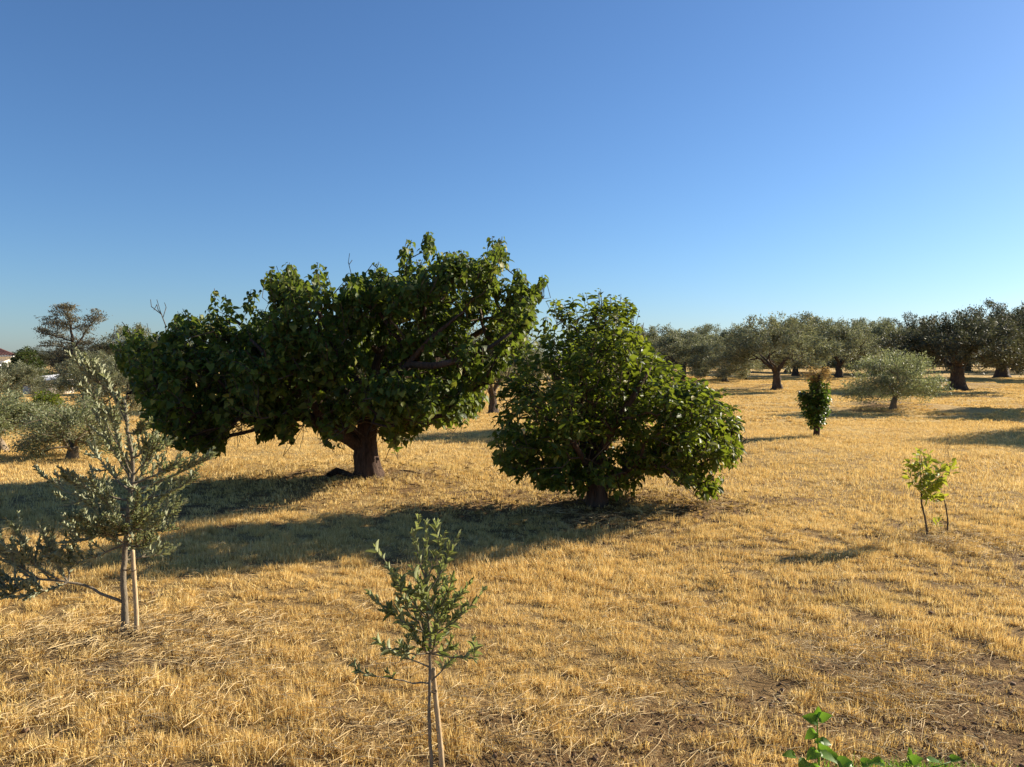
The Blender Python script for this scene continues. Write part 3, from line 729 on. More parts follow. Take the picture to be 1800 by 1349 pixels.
#==SAPLINGS==
# ------------------------------------------------------------------ saplings
def pair_leaves(lv, P, rs, gap, size, asp, ang=.58, start=.15, keep=.92):
    """opposite leaf pairs along a shoot given as a polyline"""
    P = np.asarray(P); seg = np.linalg.norm(np.diff(P, axis=0), axis=1); cum = np.concatenate([[0], np.cumsum(seg)]); Lt = cum[-1]
    s = Lt * start; k = 0
    while s < Lt:
        i = min(np.searchsorted(cum, s) - 1, len(seg) - 1); i = max(i, 0)
        t = (s - cum[i]) / (seg[i] + 1e-9); p = P[i] + (P[i + 1] - P[i]) * t; ax = nrm(P[i + 1] - P[i])
        a = k * PI / 2 + rs.randn() * .4; ref = np.cross(ax, [0.3, 0.8, 0.5]); ref = nrm(ref); bi = np.cross(ax, ref)
        f = s / Lt; sz = size * (.7 + .4 * rs.rand()) * (.75 + .5 * math.sin(PI * min(1, f * .9 + .1)))
        for sg in (0, PI):
            if rs.rand() > keep: continue
            u = ref * math.cos(a + sg) + bi * math.sin(a + sg)
            an = ang * (.6 + .7 * rs.rand()) * (1.1 - .5 * f)
            d = ax * math.cos(an) + u * math.sin(an) + np.array([0, 0, .12]); n = nrm(ax * math.sin(an) - u * math.cos(an)) * -1 + rs.randn(3) * .35
            lv.add(p, nrm(d), n * -1, sz, sz * asp * (.85 + .3 * rs.rand()))
        s += gap * (.7 + .6 * rs.rand()); k += 1
    p = P[-1]; ax = nrm(P[-1] - P[-2])
    for _ in range(2): lv.add(p, nrm(ax + rs.randn(3) * .25), rs.randn(3), size * .6, size * .6 * asp)
def sapling(name, label, base, leader, lrad, tips, seed, gap, size, asp, mat, bark, single, side=3, sidelen=.25, ang=.58, rt=.0022, curve=.3, cell=6, filler=None, group=None, r0=.008, thick=.011):
    rs = np.random.RandomState(seed); base = np.asarray(base, float)
    root = empty(name, base); tag(root, label, 'sapling', group)
    sk = Skel(); lv = Leaves()
    LP_ = [P3(base, *q) for q in leader]; LP_[0] = base
    main = sk.path(LP_, lrad, -1, step=.06, rs=rs, wob=.0025)
    mp = sk.P[main].copy()
    pair_leaves(lv, mp[int(len(mp) * .55):], rs, gap, size, asp, start=.1)
    def branch(S0, T, par, depth, ls):
        Lb = np.linalg.norm(T - S0); mid = S0 + (T - S0) * .5 + np.array([0, 0, -curve * Lb * (.35 if ls < .44 else .1)]) + rs.randn(3) * Lb * .04
        k = max(4, int(Lb / .05)); pts = [(1 - t) ** 2 * S0 + 2 * t * (1 - t) * mid + t * t * T for t in np.linspace(0, 1, k + 1)]
        last = par; ids = []
        for j, p in enumerate(pts[1:]):
            last = sk.node(p + rs.randn(3) * .003, last, (r0 * (1 - j / k) + .0012) * (1 if depth == 0 else .6)); ids.append(last)
        P = np.array(pts); pair_leaves(lv, P, rs, gap, size, asp, start=ls, ang=ang)
        if depth < 1:
            for _ in range(side if Lb > .2 else max(1, side - 2)):
                t = .25 + .65 * rs.rand(); q = ids[min(len(ids) - 1, int(t * len(ids)))]; A = sk.P[q].copy()
                ax = nrm(T - S0); d = nrm(ax * .9 + rs.randn(3) * .55 + np.array([0, 0, .85]))
                branch(A, A + d * sidelen * (.5 + .8 * rs.rand()), q, 1, .08)
    for (sx, sy, tx, ty, dy, ls) in tips:
        S0 = P3(base, sx, sy); i = main[int(np.argmin(np.sum((mp - S0) ** 2, 1)))]
        S0 = sk.P[i].copy(); T = P3(base, tx, ty, dy)
        branch(S0, T, i, 0, ls)
    if filler: filler(sk, lv, rs, branch, main)
    build_skel(sk, root, base, bark, bark, rs, thick, rt, sides=10, rough=.05, flare=1.25, flare_h=.06, ex=.38)
    build_leaves(lv, 'lance', mat, root, base, single, cell=cell)
    return root
def stake(name, label, a, b, ra, rb, knots=4, tie=None):
    root = empty(name, a); tag(root, label, 'stake')
    m_ = Mesh(); P = np.array([np.asarray(a) + (np.asarray(b) - np.asarray(a)) * t - a for t in np.linspace(-.08, 1, 26)]); r = np.linspace(ra, rb, 26)
    for k in range(knots): r[int(3 + k * 22 / knots)] *= 1.12
    P[:, 0] += .004 * np.sin(np.linspace(0, 5, 26)); tube(m_, P, r, 10); m_.build('cane', M['cane'], root, True)
    if tie is not None:
        m_ = Mesh(); c = np.asarray(tie[0]) - a
        th = np.linspace(0, 2 * PI, 17); P = np.stack([c[0] + tie[1] * np.cos(th), c[1] + tie[1] * .6 * np.sin(th), c[2] + .004 * np.sin(2 * th)], 1)
        tube(m_, P, np.full(17, .004), 6, cap=False); m_.build('tie', M['twig'], root, True)
    return root
# left, olive sapling with a low side branch
B = ground(221, 1108)
tips = [(214, 985, 250, 905, .1, .2), (232, 820, 126, 622, .05, .35), (190, 690, 150, 640, -.1, .2), (226, 760, 262, 760, -.1, .2), (230, 800, 285, 765, -.15, .3),
        (232, 830, 300, 770, -.2, .35), (236, 850, 345, 800, -.1, .3), (238, 870, 370, 800, .05, .35), (236, 880, 335, 845, .15, .3), (225, 930, 300, 900, .1, .3), (224, 950, 285, 945, -.2, .2), (222, 990, 262, 985, .2, .55),
        (225, 900, 76, 838, 0, .35), (226, 880, 120, 830, -.15, .3), (228, 860, 150, 790, .1, .3), (222, 900, 95, 882, .15, .5), (222, 930, 120, 945, -.2, .4), (220, 950, 150, 985, -.1, .4), (222, 920, 150, 900, -.25, .2),
        (220, 960, 185, 985, .25, .3), (228, 850, 175, 720, -.1, .3), (230, 840, 215, 700, -.2, .2), (226, 740, 190, 665, -.05, .3), (236, 870, 255, 780, .25, .2), (230, 880, 205, 790, .3, .2),
        (226, 910, 275, 850, -.3, .2), (226, 910, 200, 830, -.35, .2), (222, 940, 240, 900, -.35, .15), (222, 940, 190, 920, -.3, .15), (222, 930, 210, 950, .35, .15), (226, 900, 300, 860, .2, .2), (226, 920, 150, 860, .2, .2), (224, 940, 270, 900, -.15, .15), (224, 940, 175, 880, -.15, .15), (222, 960, 205, 900, -.3, .15), (222, 960, 245, 910, .3, .15), (224, 930, 310, 930, 0, .3), (224, 950, 140, 930, .1, .25), (222, 930, 260, 940, .3, .15)]
def low_branch(sk, lv, rs, branch, main):
    i = sk.near(P3(B, 220, 1066)); P = [sk.P[i]] + [P3(B, *q) for q in [(198, 1045, -.05), (170, 1030, -.08), (148, 1020, -.1), (125, 1012, -.15), (95, 1008, -.2), (50, 1015, -.25)]]
    ids = sk.path(P, [.013, .012, .011, .010, .009, .007, .004], i, step=.05, rs=rs, wob=.004, man=0)
    for (tx, ty, dy) in [(5, 1030, -.3), (12, 955, -.2), (40, 935, -.1), (60, 960, -.3), (85, 945, -.1), (30, 990, -.1), (40, 1050, -.3), (110, 955, -.2), (100, 1035, -.35), (130, 960, 0), (-20, 1010, -.2)]:
        T = P3(B, tx, ty - 14, dy); d = np.linalg.norm(sk.P[ids] - T, axis=1); q = ids[max(int(np.argmin(d)) - 4, len(ids) // 2)]
        branch(sk.P[q].copy(), T, q, 0, .1)
sapling('olive_sapling', 'grey-green olive sapling at the left tied to a cane, one low branch reaching left', B,
        [(221, 1108, 0), (219, 1060, 0), (217, 1000, 0), (222, 940, 0), (228, 880, 0), (234, 820, 0), (224, 760, 0), (218, 705, 0), (182, 682, 0), (150, 654, 0)],
        [.030, .025, .022, .020, .018, .015, .012, .009, .006, .003], tips, 31, .018, .050, .23, M['olive_near'], M['bark_grey'], 300, side=9, sidelen=.15, filler=low_branch)
stake('cane_stake', 'pale cane stake tied beside the left olive sapling', ground(240, 1112), P3(ground(240, 1112), 234, 968), .019, .016, 4, (P3(ground(240, 1112), 228, 1002), .05))
# middle foreground sapling
B = at(760, 1400, 3.85); B[2] = float(terr(B[0], B[1])); 
tips = [(755, 1130, 652, 1038, -.05, .2), (752, 1090, 668, 982, .05, .45), (750, 1020, 725, 940, .03, .2), (750, 1010, 783, 938, -.04, .2), (750, 1040, 806, 944, .03, .3), (755, 1110, 849, 1042, .04, .3), (756, 1120, 826, 1017, -.1, .25),
        (758, 1160, 832, 1152, -.05, .6), (756, 1165, 676, 1148, .04, .45), (757, 1200, 640, 1172, -.08, .75), (754, 1090, 700, 1020, -.12, .25), (756, 1140, 690, 1085, .1, .3), (756, 1150, 810, 1085, .1, .25), (755, 1100, 790, 1030, -.12, .25),
        (756, 1130, 720, 1060, .12, .2), (756, 1150, 735, 1100, -.15, .2), (756, 1140, 775, 1060, -.15, .2), (754, 1080, 730, 1010, .08, .2), (754, 1080, 775, 1000, .08, .2), (756, 1120, 700, 1050, 0, .25), (756, 1120, 800, 1050, 0, .25), (755, 1100, 745, 1020, -.12, .15), (756, 1150, 765, 1080, .12, .15), (756, 1160, 705, 1130, -.1, .3), (756, 1150, 800, 1130, -.05, .3), (757, 1200, 795, 1165, .04, .55)]
sapling('olive_sapling', 'small slender olive sapling in the middle foreground with a thin bare stem', B,
        [(760, 1400, 0), (758, 1330, 0), (754, 1260, 0), (756, 1200, 0), (757, 1150, 0), (754, 1090, 0), (750, 1020, 0), (748, 965, 0), (751, 922, 0)], [.010, .009, .0085, .008, .0075, .006, .005, .003, .002],
        tips, 37, .028, .056, .27, M['olive_green'], M['bark_grey'], 300, side=2, sidelen=.09, ang=.8, curve=.3, rt=.0011, r0=.003, thick=.0035)
a = at(779, 1402, 3.86); a[2] = float(terr(a[0], a[1])); b_ = P3(a, 762, 1178, .02)
stake('cane_stake', 'pale cane stake leaning on the middle foreground sapling', a, b_, .0145, .012, 3, (P3(a, 761, 1216), .018))

# yellow-green sapling and its prop
B = ground(1630, 943); rs = np.random.RandomState(5)
root = empty('leafy_sapling', B); tag(root, 'young sapling with bright yellow-green leaves on a thin bare stem, at the right', 'sapling')
sk = Skel(); lv = Leaves()
main = sk.path([B, P3(B, 1627, 915), P3(B, 1621, 885), P3(B, 1620, 860), P3(B, 1630, 830), P3(B, 1622, 795)], [.012, .011, .010, .009, .006, .004], step=.05, rs=rs, wob=.004)
for (sx, sy, tx, ty, dy) in [(1621, 880, 1648, 868, -.1), (1622, 870, 1600, 830, .05), (1622, 860, 1612, 800, -.05), (1624, 850, 1640, 800, .1), (1622, 868, 1655, 850, .1), (1624, 850, 1660, 815, -.05), (1625, 840, 1608, 815, .15),
                             (1623, 865, 1636, 838, -.15), (1623, 865, 1650, 880, 0), (1626, 845, 1625, 792, .1), (1624, 862, 1668, 830, .05), (1622, 872, 1615, 850, -.15), (1640, 868, 1646, 840, -.1)]:
    A = P3(B, sx, sy); i = sk.near(A); T = P3(B, tx, ty, dy)
    ids = sk.path([sk.P[i], (sk.P[i] + T) / 2 + (0, 0, -.02), T], [.005, .004, .003], i, step=.05, rs=rs, wob=.003, man=0)
    shoot_leaves(lv, sk.P[i] * .7 + T * .3, T, rs, 20, .10, .58, .3, .9, jit=1.0)
ids = sk.path([P3(B, 1645, 870), P3(B, 1655, 830, .02), P3(B, 1662, 800, .02), P3(B, 1667, 770, .02)], [.005, .004, .003, .002], sk.near(P3(B, 1648, 868, -.1)), step=.05, rs=rs, wob=.005, man=0)
for t in range(4): shoot_leaves(lv, P3(B, 1668, 838 - t * 4), P3(B, 1674, 824 - t * 4), rs, 2, .10, .5, .1, .5)
build_skel(sk, root, B, M['twig'], M['twig'], rs, .008, .002, sides=8, rough=.05, flare=1.2, flare_h=.05)
build_leaves(lv, 'ovate', M['yellow'], root, B, 300)
A = ground(1665, 939)
root = empty('prop_stick', A); tag(root, 'thin dark bare stick propped beside the yellow-green sapling', 'stick')
m_ = Mesh(); P = np.array([A, P3(A, 1666, 915), P3(A, 1663, 892), P3(A, 1660, 880), P3(A, 1652, 872)]) - A; P = np.vstack([P[0] - (0, 0, .06), P]); tube(m_, P, [.010, .010, .009, .008, .007, .005], 8); m_.build('stem', M['twig'], root, True)
B = ground(1646, 932); root = empty('seedling', B); tag(root, 'tiny pale leafy seedling between the yellow-green sapling and its stick', 'seedling')
m_ = Mesh(); tube(m_, np.array([(0, 0, -.03), (.005, 0, .05), (.01, 0, .13)]), [.004, .003, .002], 5); m_.build('stem', M['twig'], root)
lv = Leaves(); shoot_leaves(lv, B + (0, 0, .03), B + (.02, 0, .16), rs, 12, .06, .55, .1, .8); build_leaves(lv, 'ovate', M['yellow'], root, B, 300)

# weeds at the lower right edge
def weed(label, px, py, specs, seed, stems, Lf=.075):
    B = ground(px, py); rs = np.random.RandomState(seed); root = empty('broadleaf_weed', B); tag(root, label, 'weed')
    for st in stems:
        m_ = Mesh(); P = np.array([P3(B, *q) for q in st]) - B; tube(m_, P, np.linspace(.006, .003, len(P)), 6); m_.build('stem', M['weed'], root, True)
    lv = Leaves()
    for (x, y, dy, l, dx, dz) in specs:
        d = nrm(np.array([dx, -.25 + rs.randn() * .2, dz])); lv.add(P3(B, x, y, dy), d, nrm(np.array([.2, -.6, .9]) + rs.randn(3) * .25), l, l * .85)
    build_leaves(lv, 'heart', M['weed'], root, B, 300, smooth=True)
weed('upright green weed with heart-shaped leaves at the lower right edge', 1437, 1385,
     [(1436, 1268, 0, .075, -.7, .25), (1439, 1264, 0, .07, .6, .4), (1436, 1290, .02, .07, -.6, -.2), (1440, 1300, -.02, .06, .7, -.1), (1435, 1318, -.02, .08, -.8, -.2), (1441, 1326, 0, .09, .8, -.1), (1436, 1342, -.04, .09, -.7, -.3),
      (1442, 1350, -.03, .09, .7, -.3), (1438, 1260, .02, .055, .05, 1), (1436, 1310, .03, .06, .3, .3), (1452, 1335, .1, .07, .8, .3), (1468, 1345, .1, .075, .7, -.1), (1425, 1348, .05, .08, -.8, -.1), (1410, 1346, .1, .07, -.6, .1), (1480, 1350, .05, .08, .8, .1), (1436, 1362, -.05, .09, -.8, -.3), (1442, 1370, -.05, .09, .8, -.2)], 3, [[(1437, 1390, 0), (1440, 1340, 0), (1437, 1300, 0), (1438, 1258, .01)], [(1440, 1375, 0), (1450, 1345, .08), (1468, 1340, .1)]])

weed('low sprawling green weed with broad leaves at the bottom edge, right of the upright weed', 1600, 1374,
     [(1598, 1338, 0, .07, .6, .3), (1612, 1350, -.05, .07, .9, .05), (1585, 1350, -.05, .07, -.9, .1), (1640, 1346, .05, .07, .9, .1), (1560, 1350, .05, .07, -.9, .15), (1500, 1348, 0, .06, -.5, .3), (1522, 1352, .05, .07, .5, .2),
      (1680, 1344, .05, .06, .7, .3), (1660, 1358, -.1, .07, .3, .3), (1540, 1362, -.1, .07, -.3, .3), (1596, 1328, 0, .05, .05, 1)], 9,
     [[(1600, 1378, 0), (1602, 1355, 0), (1597, 1330, 0)], [(1600, 1378, 0), (1640, 1356, .03), (1682, 1348, .05)], [(1600, 1378, 0), (1555, 1360, .02), (1502, 1352, 0)]])
c = ground(1600, 1362); rs = np.random.RandomState(77); Mx = Mesh(); n = 1500
P = np.zeros((n, 3)); P[:, 0] = c[0] + rs.randn(n) * .22; P[:, 1] = c[1] - .03 + rs.randn(n) * .05; P[:, 2] = terr(P[:, 0], P[:, 1]) - .01
a = rs.rand(n) * 6.28; blades(Mx, P, np.stack([np.cos(a), np.sin(a), a * 0], 1), .04 + .06 * rs.rand(n), .0018 + .0016 * rs.rand(n), .2 + .8 * rs.rand(n), rs)
tag(Mx.build('green_grass', M['weed']), 'patch of green grass at the bottom edge, lower right', 'grass', kind='stuff')
#==IVY==
B = ground(1435, 767)
poly = [(1426, 756), (1411, 736), (1406, 718), (1402, 697), (1398, 682), (1411, 684), (1424, 688), (1421, 668), (1419, 655), (1428, 650), (1440, 648), (1448, 658), (1454, 666), (1458, 686), (1462, 705), (1456, 734), (1448, 748), (1440, 760)]
def dead_top(sk, lv, rs):
    dl = Leaves()
    for _ in range(80):
        t = P3(B, 1418 + 40 * rs.rand(), 644 + 24 * rs.rand(), rs.randn() * .15); i = sk.connect(t, rs); shoot_leaves(dl, t - (0, 0, .12), t, rs, 6, .085, .6, .4, .7)
    dead_top.lv = dl
r_ = poly_tree('ivy_stump', 'narrow stump wrapped in dark green ivy with brown dead leaves on top', 'tree', B, poly, .32, [([(1435, 767, 0), (1437, 740, 0), (1436, 700, 0), (1440, 660, 0)], [.07, .065, .06, .04], None), ([(1436, 712, 0), (1420, 698, 0), (1404, 690, 0)], [.06, .04, .02], 0)],
          'ovate', M['ivy'], M['bark'], 41, nc=66, per=8, sig=(.08, .08, .08), shoot=.16, nleaf=8, size=.085, asp=.8, hang=.5, spread=.9, shell=.4, round_px=25, up=.2, rt=.003, extra=dead_top)
build_leaves(dead_top.lv, 'ovate', M['dead'], r_, B, name='dead_leaves')

#==OLIVES==
# ------------------------------------------------------------------ old olive trees of the grove
def gen_olive(name, seed, H, Wd, th, tr, mat, bark, nl=4, ntip=420, per=62, ls=.17, asp=.36, lobes=16, low=.30, lean=0, skirt=.25, fuzz=.16):
    """an olive standing at the origin: short trunk, rising limbs, crown of many lobes"""
    rs = np.random.RandomState(seed); base = np.zeros(3); root = empty(name, base); sk = Skel()
    tid = sk.path([base, (lean * .3, 0, th * .5), (lean * .6 + rs.randn() * .05, rs.randn() * .05, th)], [tr, tr * .85, tr * .8], step=.15, rs=rs, wob=.01)
    top = sk.P[tid[-1]].copy(); a0 = rs.rand() * 6.28
    for k in range(nl):
        a = a0 + k * 2 * PI / nl + rs.randn() * .25; rr = Wd * .5 * (.38 + .25 * rs.rand()); d = np.array([math.cos(a), math.sin(a), 0])
        zz = H * (.5 + .2 * rs.rand()); st = tid[-1] if rs.rand() < .6 else tid[int(len(tid) * .7)]
        s0 = sk.P[st].copy()
        sk.path([s0, s0 + d * rr * .3 + (0, 0, (zz - s0[2]) * .33), s0 + d * rr * .6 + (0, 0, (zz - s0[2]) * .62) + rs.randn(3) * .12, s0 + d * rr + (0, 0, zz - s0[2])], [tr * .5, tr * .34, tr * .2, tr * .07], st, step=.22, rs=rs, wob=.02)
    C = []; R = []
    for k in range(lobes):
        a = k * 2.4 + rs.rand() * .6; f = math.sqrt((k + .5) / lobes); r = Wd * .5 * f * .78
        zt = H * (1 - .34 * f ** 2.2) - H * .13; z = zt - rs.rand() * H * .24
        C.append((r * math.cos(a) + lean, r * math.sin(a), z)); R.append((Wd * .14 * (.7 + .7 * rs.rand()), H * .14 * (.7 + .7 * rs.rand())))
    for k in range(int(lobes * .8)):
        a = k * 2.4 + 1 + rs.rand(); r = Wd * .5 * (.55 + .33 * rs.rand()); C.append((r * math.cos(a) + lean, r * math.sin(a), H * (low + .22 * rs.rand() - skirt * .3 * rs.rand()))); R.append((Wd * .13 * (.8 + .5 * rs.rand()), H * .13))
    C = np.array(C); R = np.array(R); lv = Leaves(); Ps, Ds, Ns, Ls = [], [], [], []
    sel = rs.randint(0, len(C), ntip); d = nrm(rs.randn(ntip, 3)); f = rs.rand(ntip, 1) ** .45
    T = C[sel] + d * f * np.stack([R[sel, 0], R[sel, 0], R[sel, 1]], 1); T[:, 2] = np.maximum(T[:, 2], H * .12)
    T = T[np.argsort(np.linalg.norm(T, axis=1))]; cen = np.array([lean, 0, H * .5])
    for t in T:
        u = nrm(nrm(t - cen) + np.array([0, 0, .25]) + rs.randn(3) * .35); A = t - u * .35
        i = sk.connect(A, rs, .3, .03); sk.node(t, i)
        n = per; s = rs.rand(n, 1) * 1.2
        p = A + (t - A) * s + rs.randn(n, 3) * fuzz * (1.1 - .35 * s); dd = nrm(u + rs.randn(n, 3) * .75 + np.array([0, 0, .1]))
        Ps.append(p); Ds.append(dd); Ns.append(rs.randn(n, 3) * .8 + np.array([0, 0, 1.])); Ls.append(ls * (.6 + .7 * rs.rand(n)))
    build_skel(sk, root, base, bark, bark, rs, .035, .008, sides=16, rough=.16, flare=1.55, flare_h=.30)
    P = np.concatenate(Ps); Ln = np.concatenate(Ls)
    build_leaves((P, np.concatenate(Ds), np.concatenate(Ns), Ln, Ln * asp), 'diamond', mat, root, base, smooth=False)
    root['dim'] = (H, Wd)
    return root
def children(o): return [c for c in bpy.data.objects if c.parent == o]
def copy_tree(o, par=None):
    c = o.copy(); COL.objects.link(c); c.parent = par
    for k in list(o.children): copy_tree(k, c)
    return c
_used = set()
def put(proto, base, H, Wd, rz, label, group=None, sink=0.0, cat='tree'):
    if proto.name in _used: o = copy_tree(proto)
    else: o = proto; _used.add(proto.name)
    h, w = proto['dim']
    o.location = (float(base[0]), float(base[1]), float(base[2]) - sink); o.rotation_euler = (0, 0, rz); o.scale = (Wd / w, Wd / w, H / h)
    for k in ('label', 'category', 'group'):
        if k in o: del o[k]
    tag(o, label, cat, group); return o
def put_px(proto, px, py, top, wpx, rz, label, group=None):
    b = ground(px, py); H = b[1] * (0) + at(px, top, b[1])[2] - b[2]; Wd = wpx / F * b[1]
    return put(proto, b, H, Wd, rz, label, group)
def dfix(px, d):
    x = ray(px, 640)[0] * d; return np.array([x, d, float(terr(x, d))])
G1 = 'old olive trees of the grove at the right'; G2 = 'olive trees beyond the big tree'; G3 = 'olive trees at the left'
oA = gen_olive('olive_tree', 51, 6.4, 7.8, 1.4, .25, M['olive'], M['bark_olive'], nl=5, low=.36)
oB = gen_olive('olive_tree', 52, 3.0, 4.6, .45, .12, M['olive_near'], M['bark_grey'], nl=4, ntip=420, per=60, ls=.10, asp=.32, lobes=22, low=.20, fuzz=.13)
oC = gen_olive('olive_tree', 53, 6.5, 9.5, 1.7, .46, M['olive_dark'], M['bark_olive'], nl=5, ntip=600, per=64, ls=.18, lobes=26, low=.34)
oD = gen_olive('olive_tree', 54, 5.6, 7.0, 1.3, .26, M['olive'], M['bark_olive'], nl=3, low=.26, lean=.25, skirt=.6)
oE = gen_olive('olive_tree', 55, 2.2, 2.6, .5, .075, M['olive_near'], M['bark_pale'], nl=3, ntip=330, per=60, ls=.085, asp=.30, lobes=14, low=.36, lean=-.25, fuzz=.12)
put_px(oA, 1365, 685, 540, 225, .6, 'large olive tree with several dark stems, left of the small pale olive', G1)
put_px(oB, 1570, 719, 596, 172, .3, 'small pale round olive tree with forked stem, in front of the dark olives', G1)
put_px(oC, 1683, 686, 530, 275, 1.2, 'broad dark olive tree with a thick flared trunk behind the small pale olive', G1)
put_px(oC, 1762, 664, 518, 200, 3.4, 'dark olive tree with short thick trunk, second from the right edge', G1)
put_px(oD, 1199, 668, 568, 165, .2, 'leaning olive tree with thin dark limbs just above the bushy tree', G1)
put_px(oD, 1274, 672, 580, 125, 2.6, 'low drooping olive tree between the leaning olive and the large olive', G1)
put_px(oA, 1398, 661, 548, 165, 2.4, 'olive tree partly hidden behind the large several-stemmed olive', G1)
put_px(oA, 1475, 664, 548, 180, 4.0, 'olive tree behind the gap between the large olive and the small pale olive', G1)
put_px(oD, 1540, 661, 552, 150, 5.0, 'grey olive tree behind the small pale olive tree', G1)
put_px(oC, 1830, 668, 512, 230, 2.0, 'dark olive tree cut by the right edge of the picture', G1)
put_px(oA, 1312, 668, 610, 60, 1.5, 'small bushy olive with foliage down to the ground, left of the large olive', G1)
# beyond the bushes
put(oD, dfix(1062, 24), 3.3, 4.4, .4, 'olive tree hidden behind the bushy tree', G2)
put(oA, dfix(866, 33), 4.2, 5.6, 1.0, 'pale olive tree seen in the gap between the big tree and the bushy tree', G2)
put(oA, dfix(700, 37), 4.0, 5.5, 3.0, 'olive tree behind the trunk of the big tree', G2)
put(oD, dfix(520, 34), 3.6, 5.0, 5.2, 'olive tree behind the left limb of the big tree', G2)
for i, (px, d, H, Wd, p) in enumerate([(240, 62, 5.2, 7, oA), (470, 70, 5.2, 7, oA), (700, 72, 5.2, 7, oA), (800, 80, 5.6, 8, oD), (900, 74, 5.2, 7.5, oA),
                                       (1100, 78, 5.4, 8, oA)]):
    put(p, dfix(px, d), H, Wd, i * 1.3, 'far olive tree in the row behind the big tree and the bushy tree', 'far olive row')
for i, (px, d, H, Wd, p) in enumerate([(1160, 88, 6.2, 9, oD), (1235, 95, 6.4, 9, oA), (1300, 92, 6.4, 9, oD), (1385, 98, 7.2, 10, oA), (1450, 96, 7.2, 10, oD), (1530, 94, 7.4, 10, oA), (1610, 92, 7.6, 10, oC), (1700, 98, 8.0, 10, oD), (1790, 100, 8.4, 11, oC), (1870, 90, 8, 10, oA)]):
    put(p, dfix(px, d), H, Wd, i * 1.7 + .4, 'far olive tree closing the back of the grove at the right', 'far olives at the right')
oG = gen_olive('olive_tree', 58, 5.0, 9.0, .8, .25, M['olive'], M['bark_olive'], nl=4, ntip=420, per=50, ls=.24, asp=.4, lobes=16, low=.12, fuzz=.2)
for i, px in enumerate((1150, 1230, 1315, 1400, 1480, 1560, 1650, 1740, 1825)):
    put(oG, dfix(px, 122 + 5 * (i % 3)), 5.6 + .5 * (i % 2), 12.5, i * 1.1, 'far olive tree closing the back of the grove at the right', 'far olives at the right')
for i, px in enumerate((330, 430, 560, 680, 790, 890)):
    put(oG, dfix(px, 100 + 4 * (i % 3)), 4.6, 11, i * 1.3, 'far olive tree in the row behind the big tree and the bushy tree', 'far olive row')
for i, (px, d_, h_) in enumerate(((60, 92, 3.4), (130, 96, 4.2), (195, 90, 3.6), (255, 94, 4.0))):
    put(oC, dfix(px, d_), h_, 7.5, i * 1.9, 'dark tree in the line at the left horizon behind the conifer', 'dark trees at the left horizon')
# right of the frame: their shadows reach into the field
put(oD, (25.5, 33.5, float(terr(25.5, 33.5))), 5.4, 5.8, .7, 'olive tree past the right edge, its shadow lying below the dark olive', 'olives past the right edge')
put(oB, (18.8, 23.4, float(terr(18.8, 23.4))), 4.4, 4.9, .9, 'olive tree past the right edge, its shadow lying beyond the yellow-green sapling', 'olives past the right edge')
# left side
oF = gen_olive('olive_tree', 57, 1.9, 2.8, .3, .06, M['olive_near'], M['bark_grey'], nl=4, ntip=330, per=60, ls=.075, asp=.30, lobes=16, low=.14, fuzz=.10)
put_px(oF, 128, 806, 686, 195, 2.2, 'bushy small olive tree behind the left sapling', G3)
put_px(oE, 6, 793, 664, 175, .2, 'pale-trunked olive tree cut by the left edge of the picture', G3)
put(oD, dfix(215, 27), 2.6, 3.4, 1.2, 'olive tree between the left sapling and the left end of the big tree', G3)
put(oA, dfix(150, 33), 2.7, 3.6, 2.2, 'olive tree standing below the tall sparse conifer', G3)
put(oD, dfix(20, 38), 2.2, 3.2, .2, 'low olive tree in front of the tiled house', G3)

#==LEFTBG==
B = dfix(72, 29)
poly_tree('bright_shrub', 'bright green shrub among the olives at the left', 'shrub', B, [(58, 715), (55, 700), (66, 692), (72, 680), (84, 688), (92, 684), (104, 696), (112, 706), (106, 718), (85, 724), (66, 722)], .8, [([(80, 735, 0), (80, 715, 0), (80, 690, 0)], [.05, .04, .02], None)],
          'ovate', M['citrus'], M['twig'], 61, nc=60, per=8, sig=(.16, .16, .13), shoot=.22, nleaf=7, size=.11, asp=.5, hang=.2, spread=.7, round_px=25)
B = dfix(48, 52)
poly_tree('broadleaf_tree', 'dark green rounded tree beside the tiled house', 'tree', B, [(4, 672), (6, 650), (18, 632), (28, 620), (44, 606), (56, 612), (66, 622), (76, 640), (88, 652), (92, 675), (60, 684), (20, 684)], 1.6, [([(48, 690, 0), (48, 670, 0), (46, 630, 0)], [.15, .12, .05], None)],
          'ovate', M['dark'], M['bark'], 62, nc=90, per=9, sig=(.3, .3, .22), shoot=.3, nleaf=8, size=.2, asp=.55, hang=.2, spread=.7, round_px=40)
B = dfix(110, 56)
poly_tree('dark_hedge', 'dark green hedge under the tall sparse conifer', 'hedge', B, [(66, 690), (66, 664), (84, 656), (110, 650), (135, 640), (160, 648), (178, 664), (178, 690)], 1.4, [([(115, 695, 0), (115, 680, 0), (115, 660, 0)], [.12, .1, .05], None)],
          'ovate', M['dark'], M['bark'], 63, nc=80, per=9, sig=(.35, .3, .2), shoot=.3, nleaf=8, size=.2, asp=.5, hang=.3, spread=.7, round_px=30)
B = dfix(232, 46)
poly_tree('evergreen_tree', 'dark evergreen showing past the left tip of the big tree', 'tree', B, [(186, 680), (190, 650), (198, 626), (210, 612), (235, 606), (262, 612), (285, 630), (290, 680)], 1.5, [([(235, 700, 0), (235, 670, 0), (235, 630, 0)], [.14, .11, .05], None)],
          'ovate', M['dark'], M['bark'], 64, nc=80, per=9, sig=(.3, .3, .2), shoot=.3, nleaf=8, size=.17, asp=.5, hang=.2, spread=.7, round_px=40)
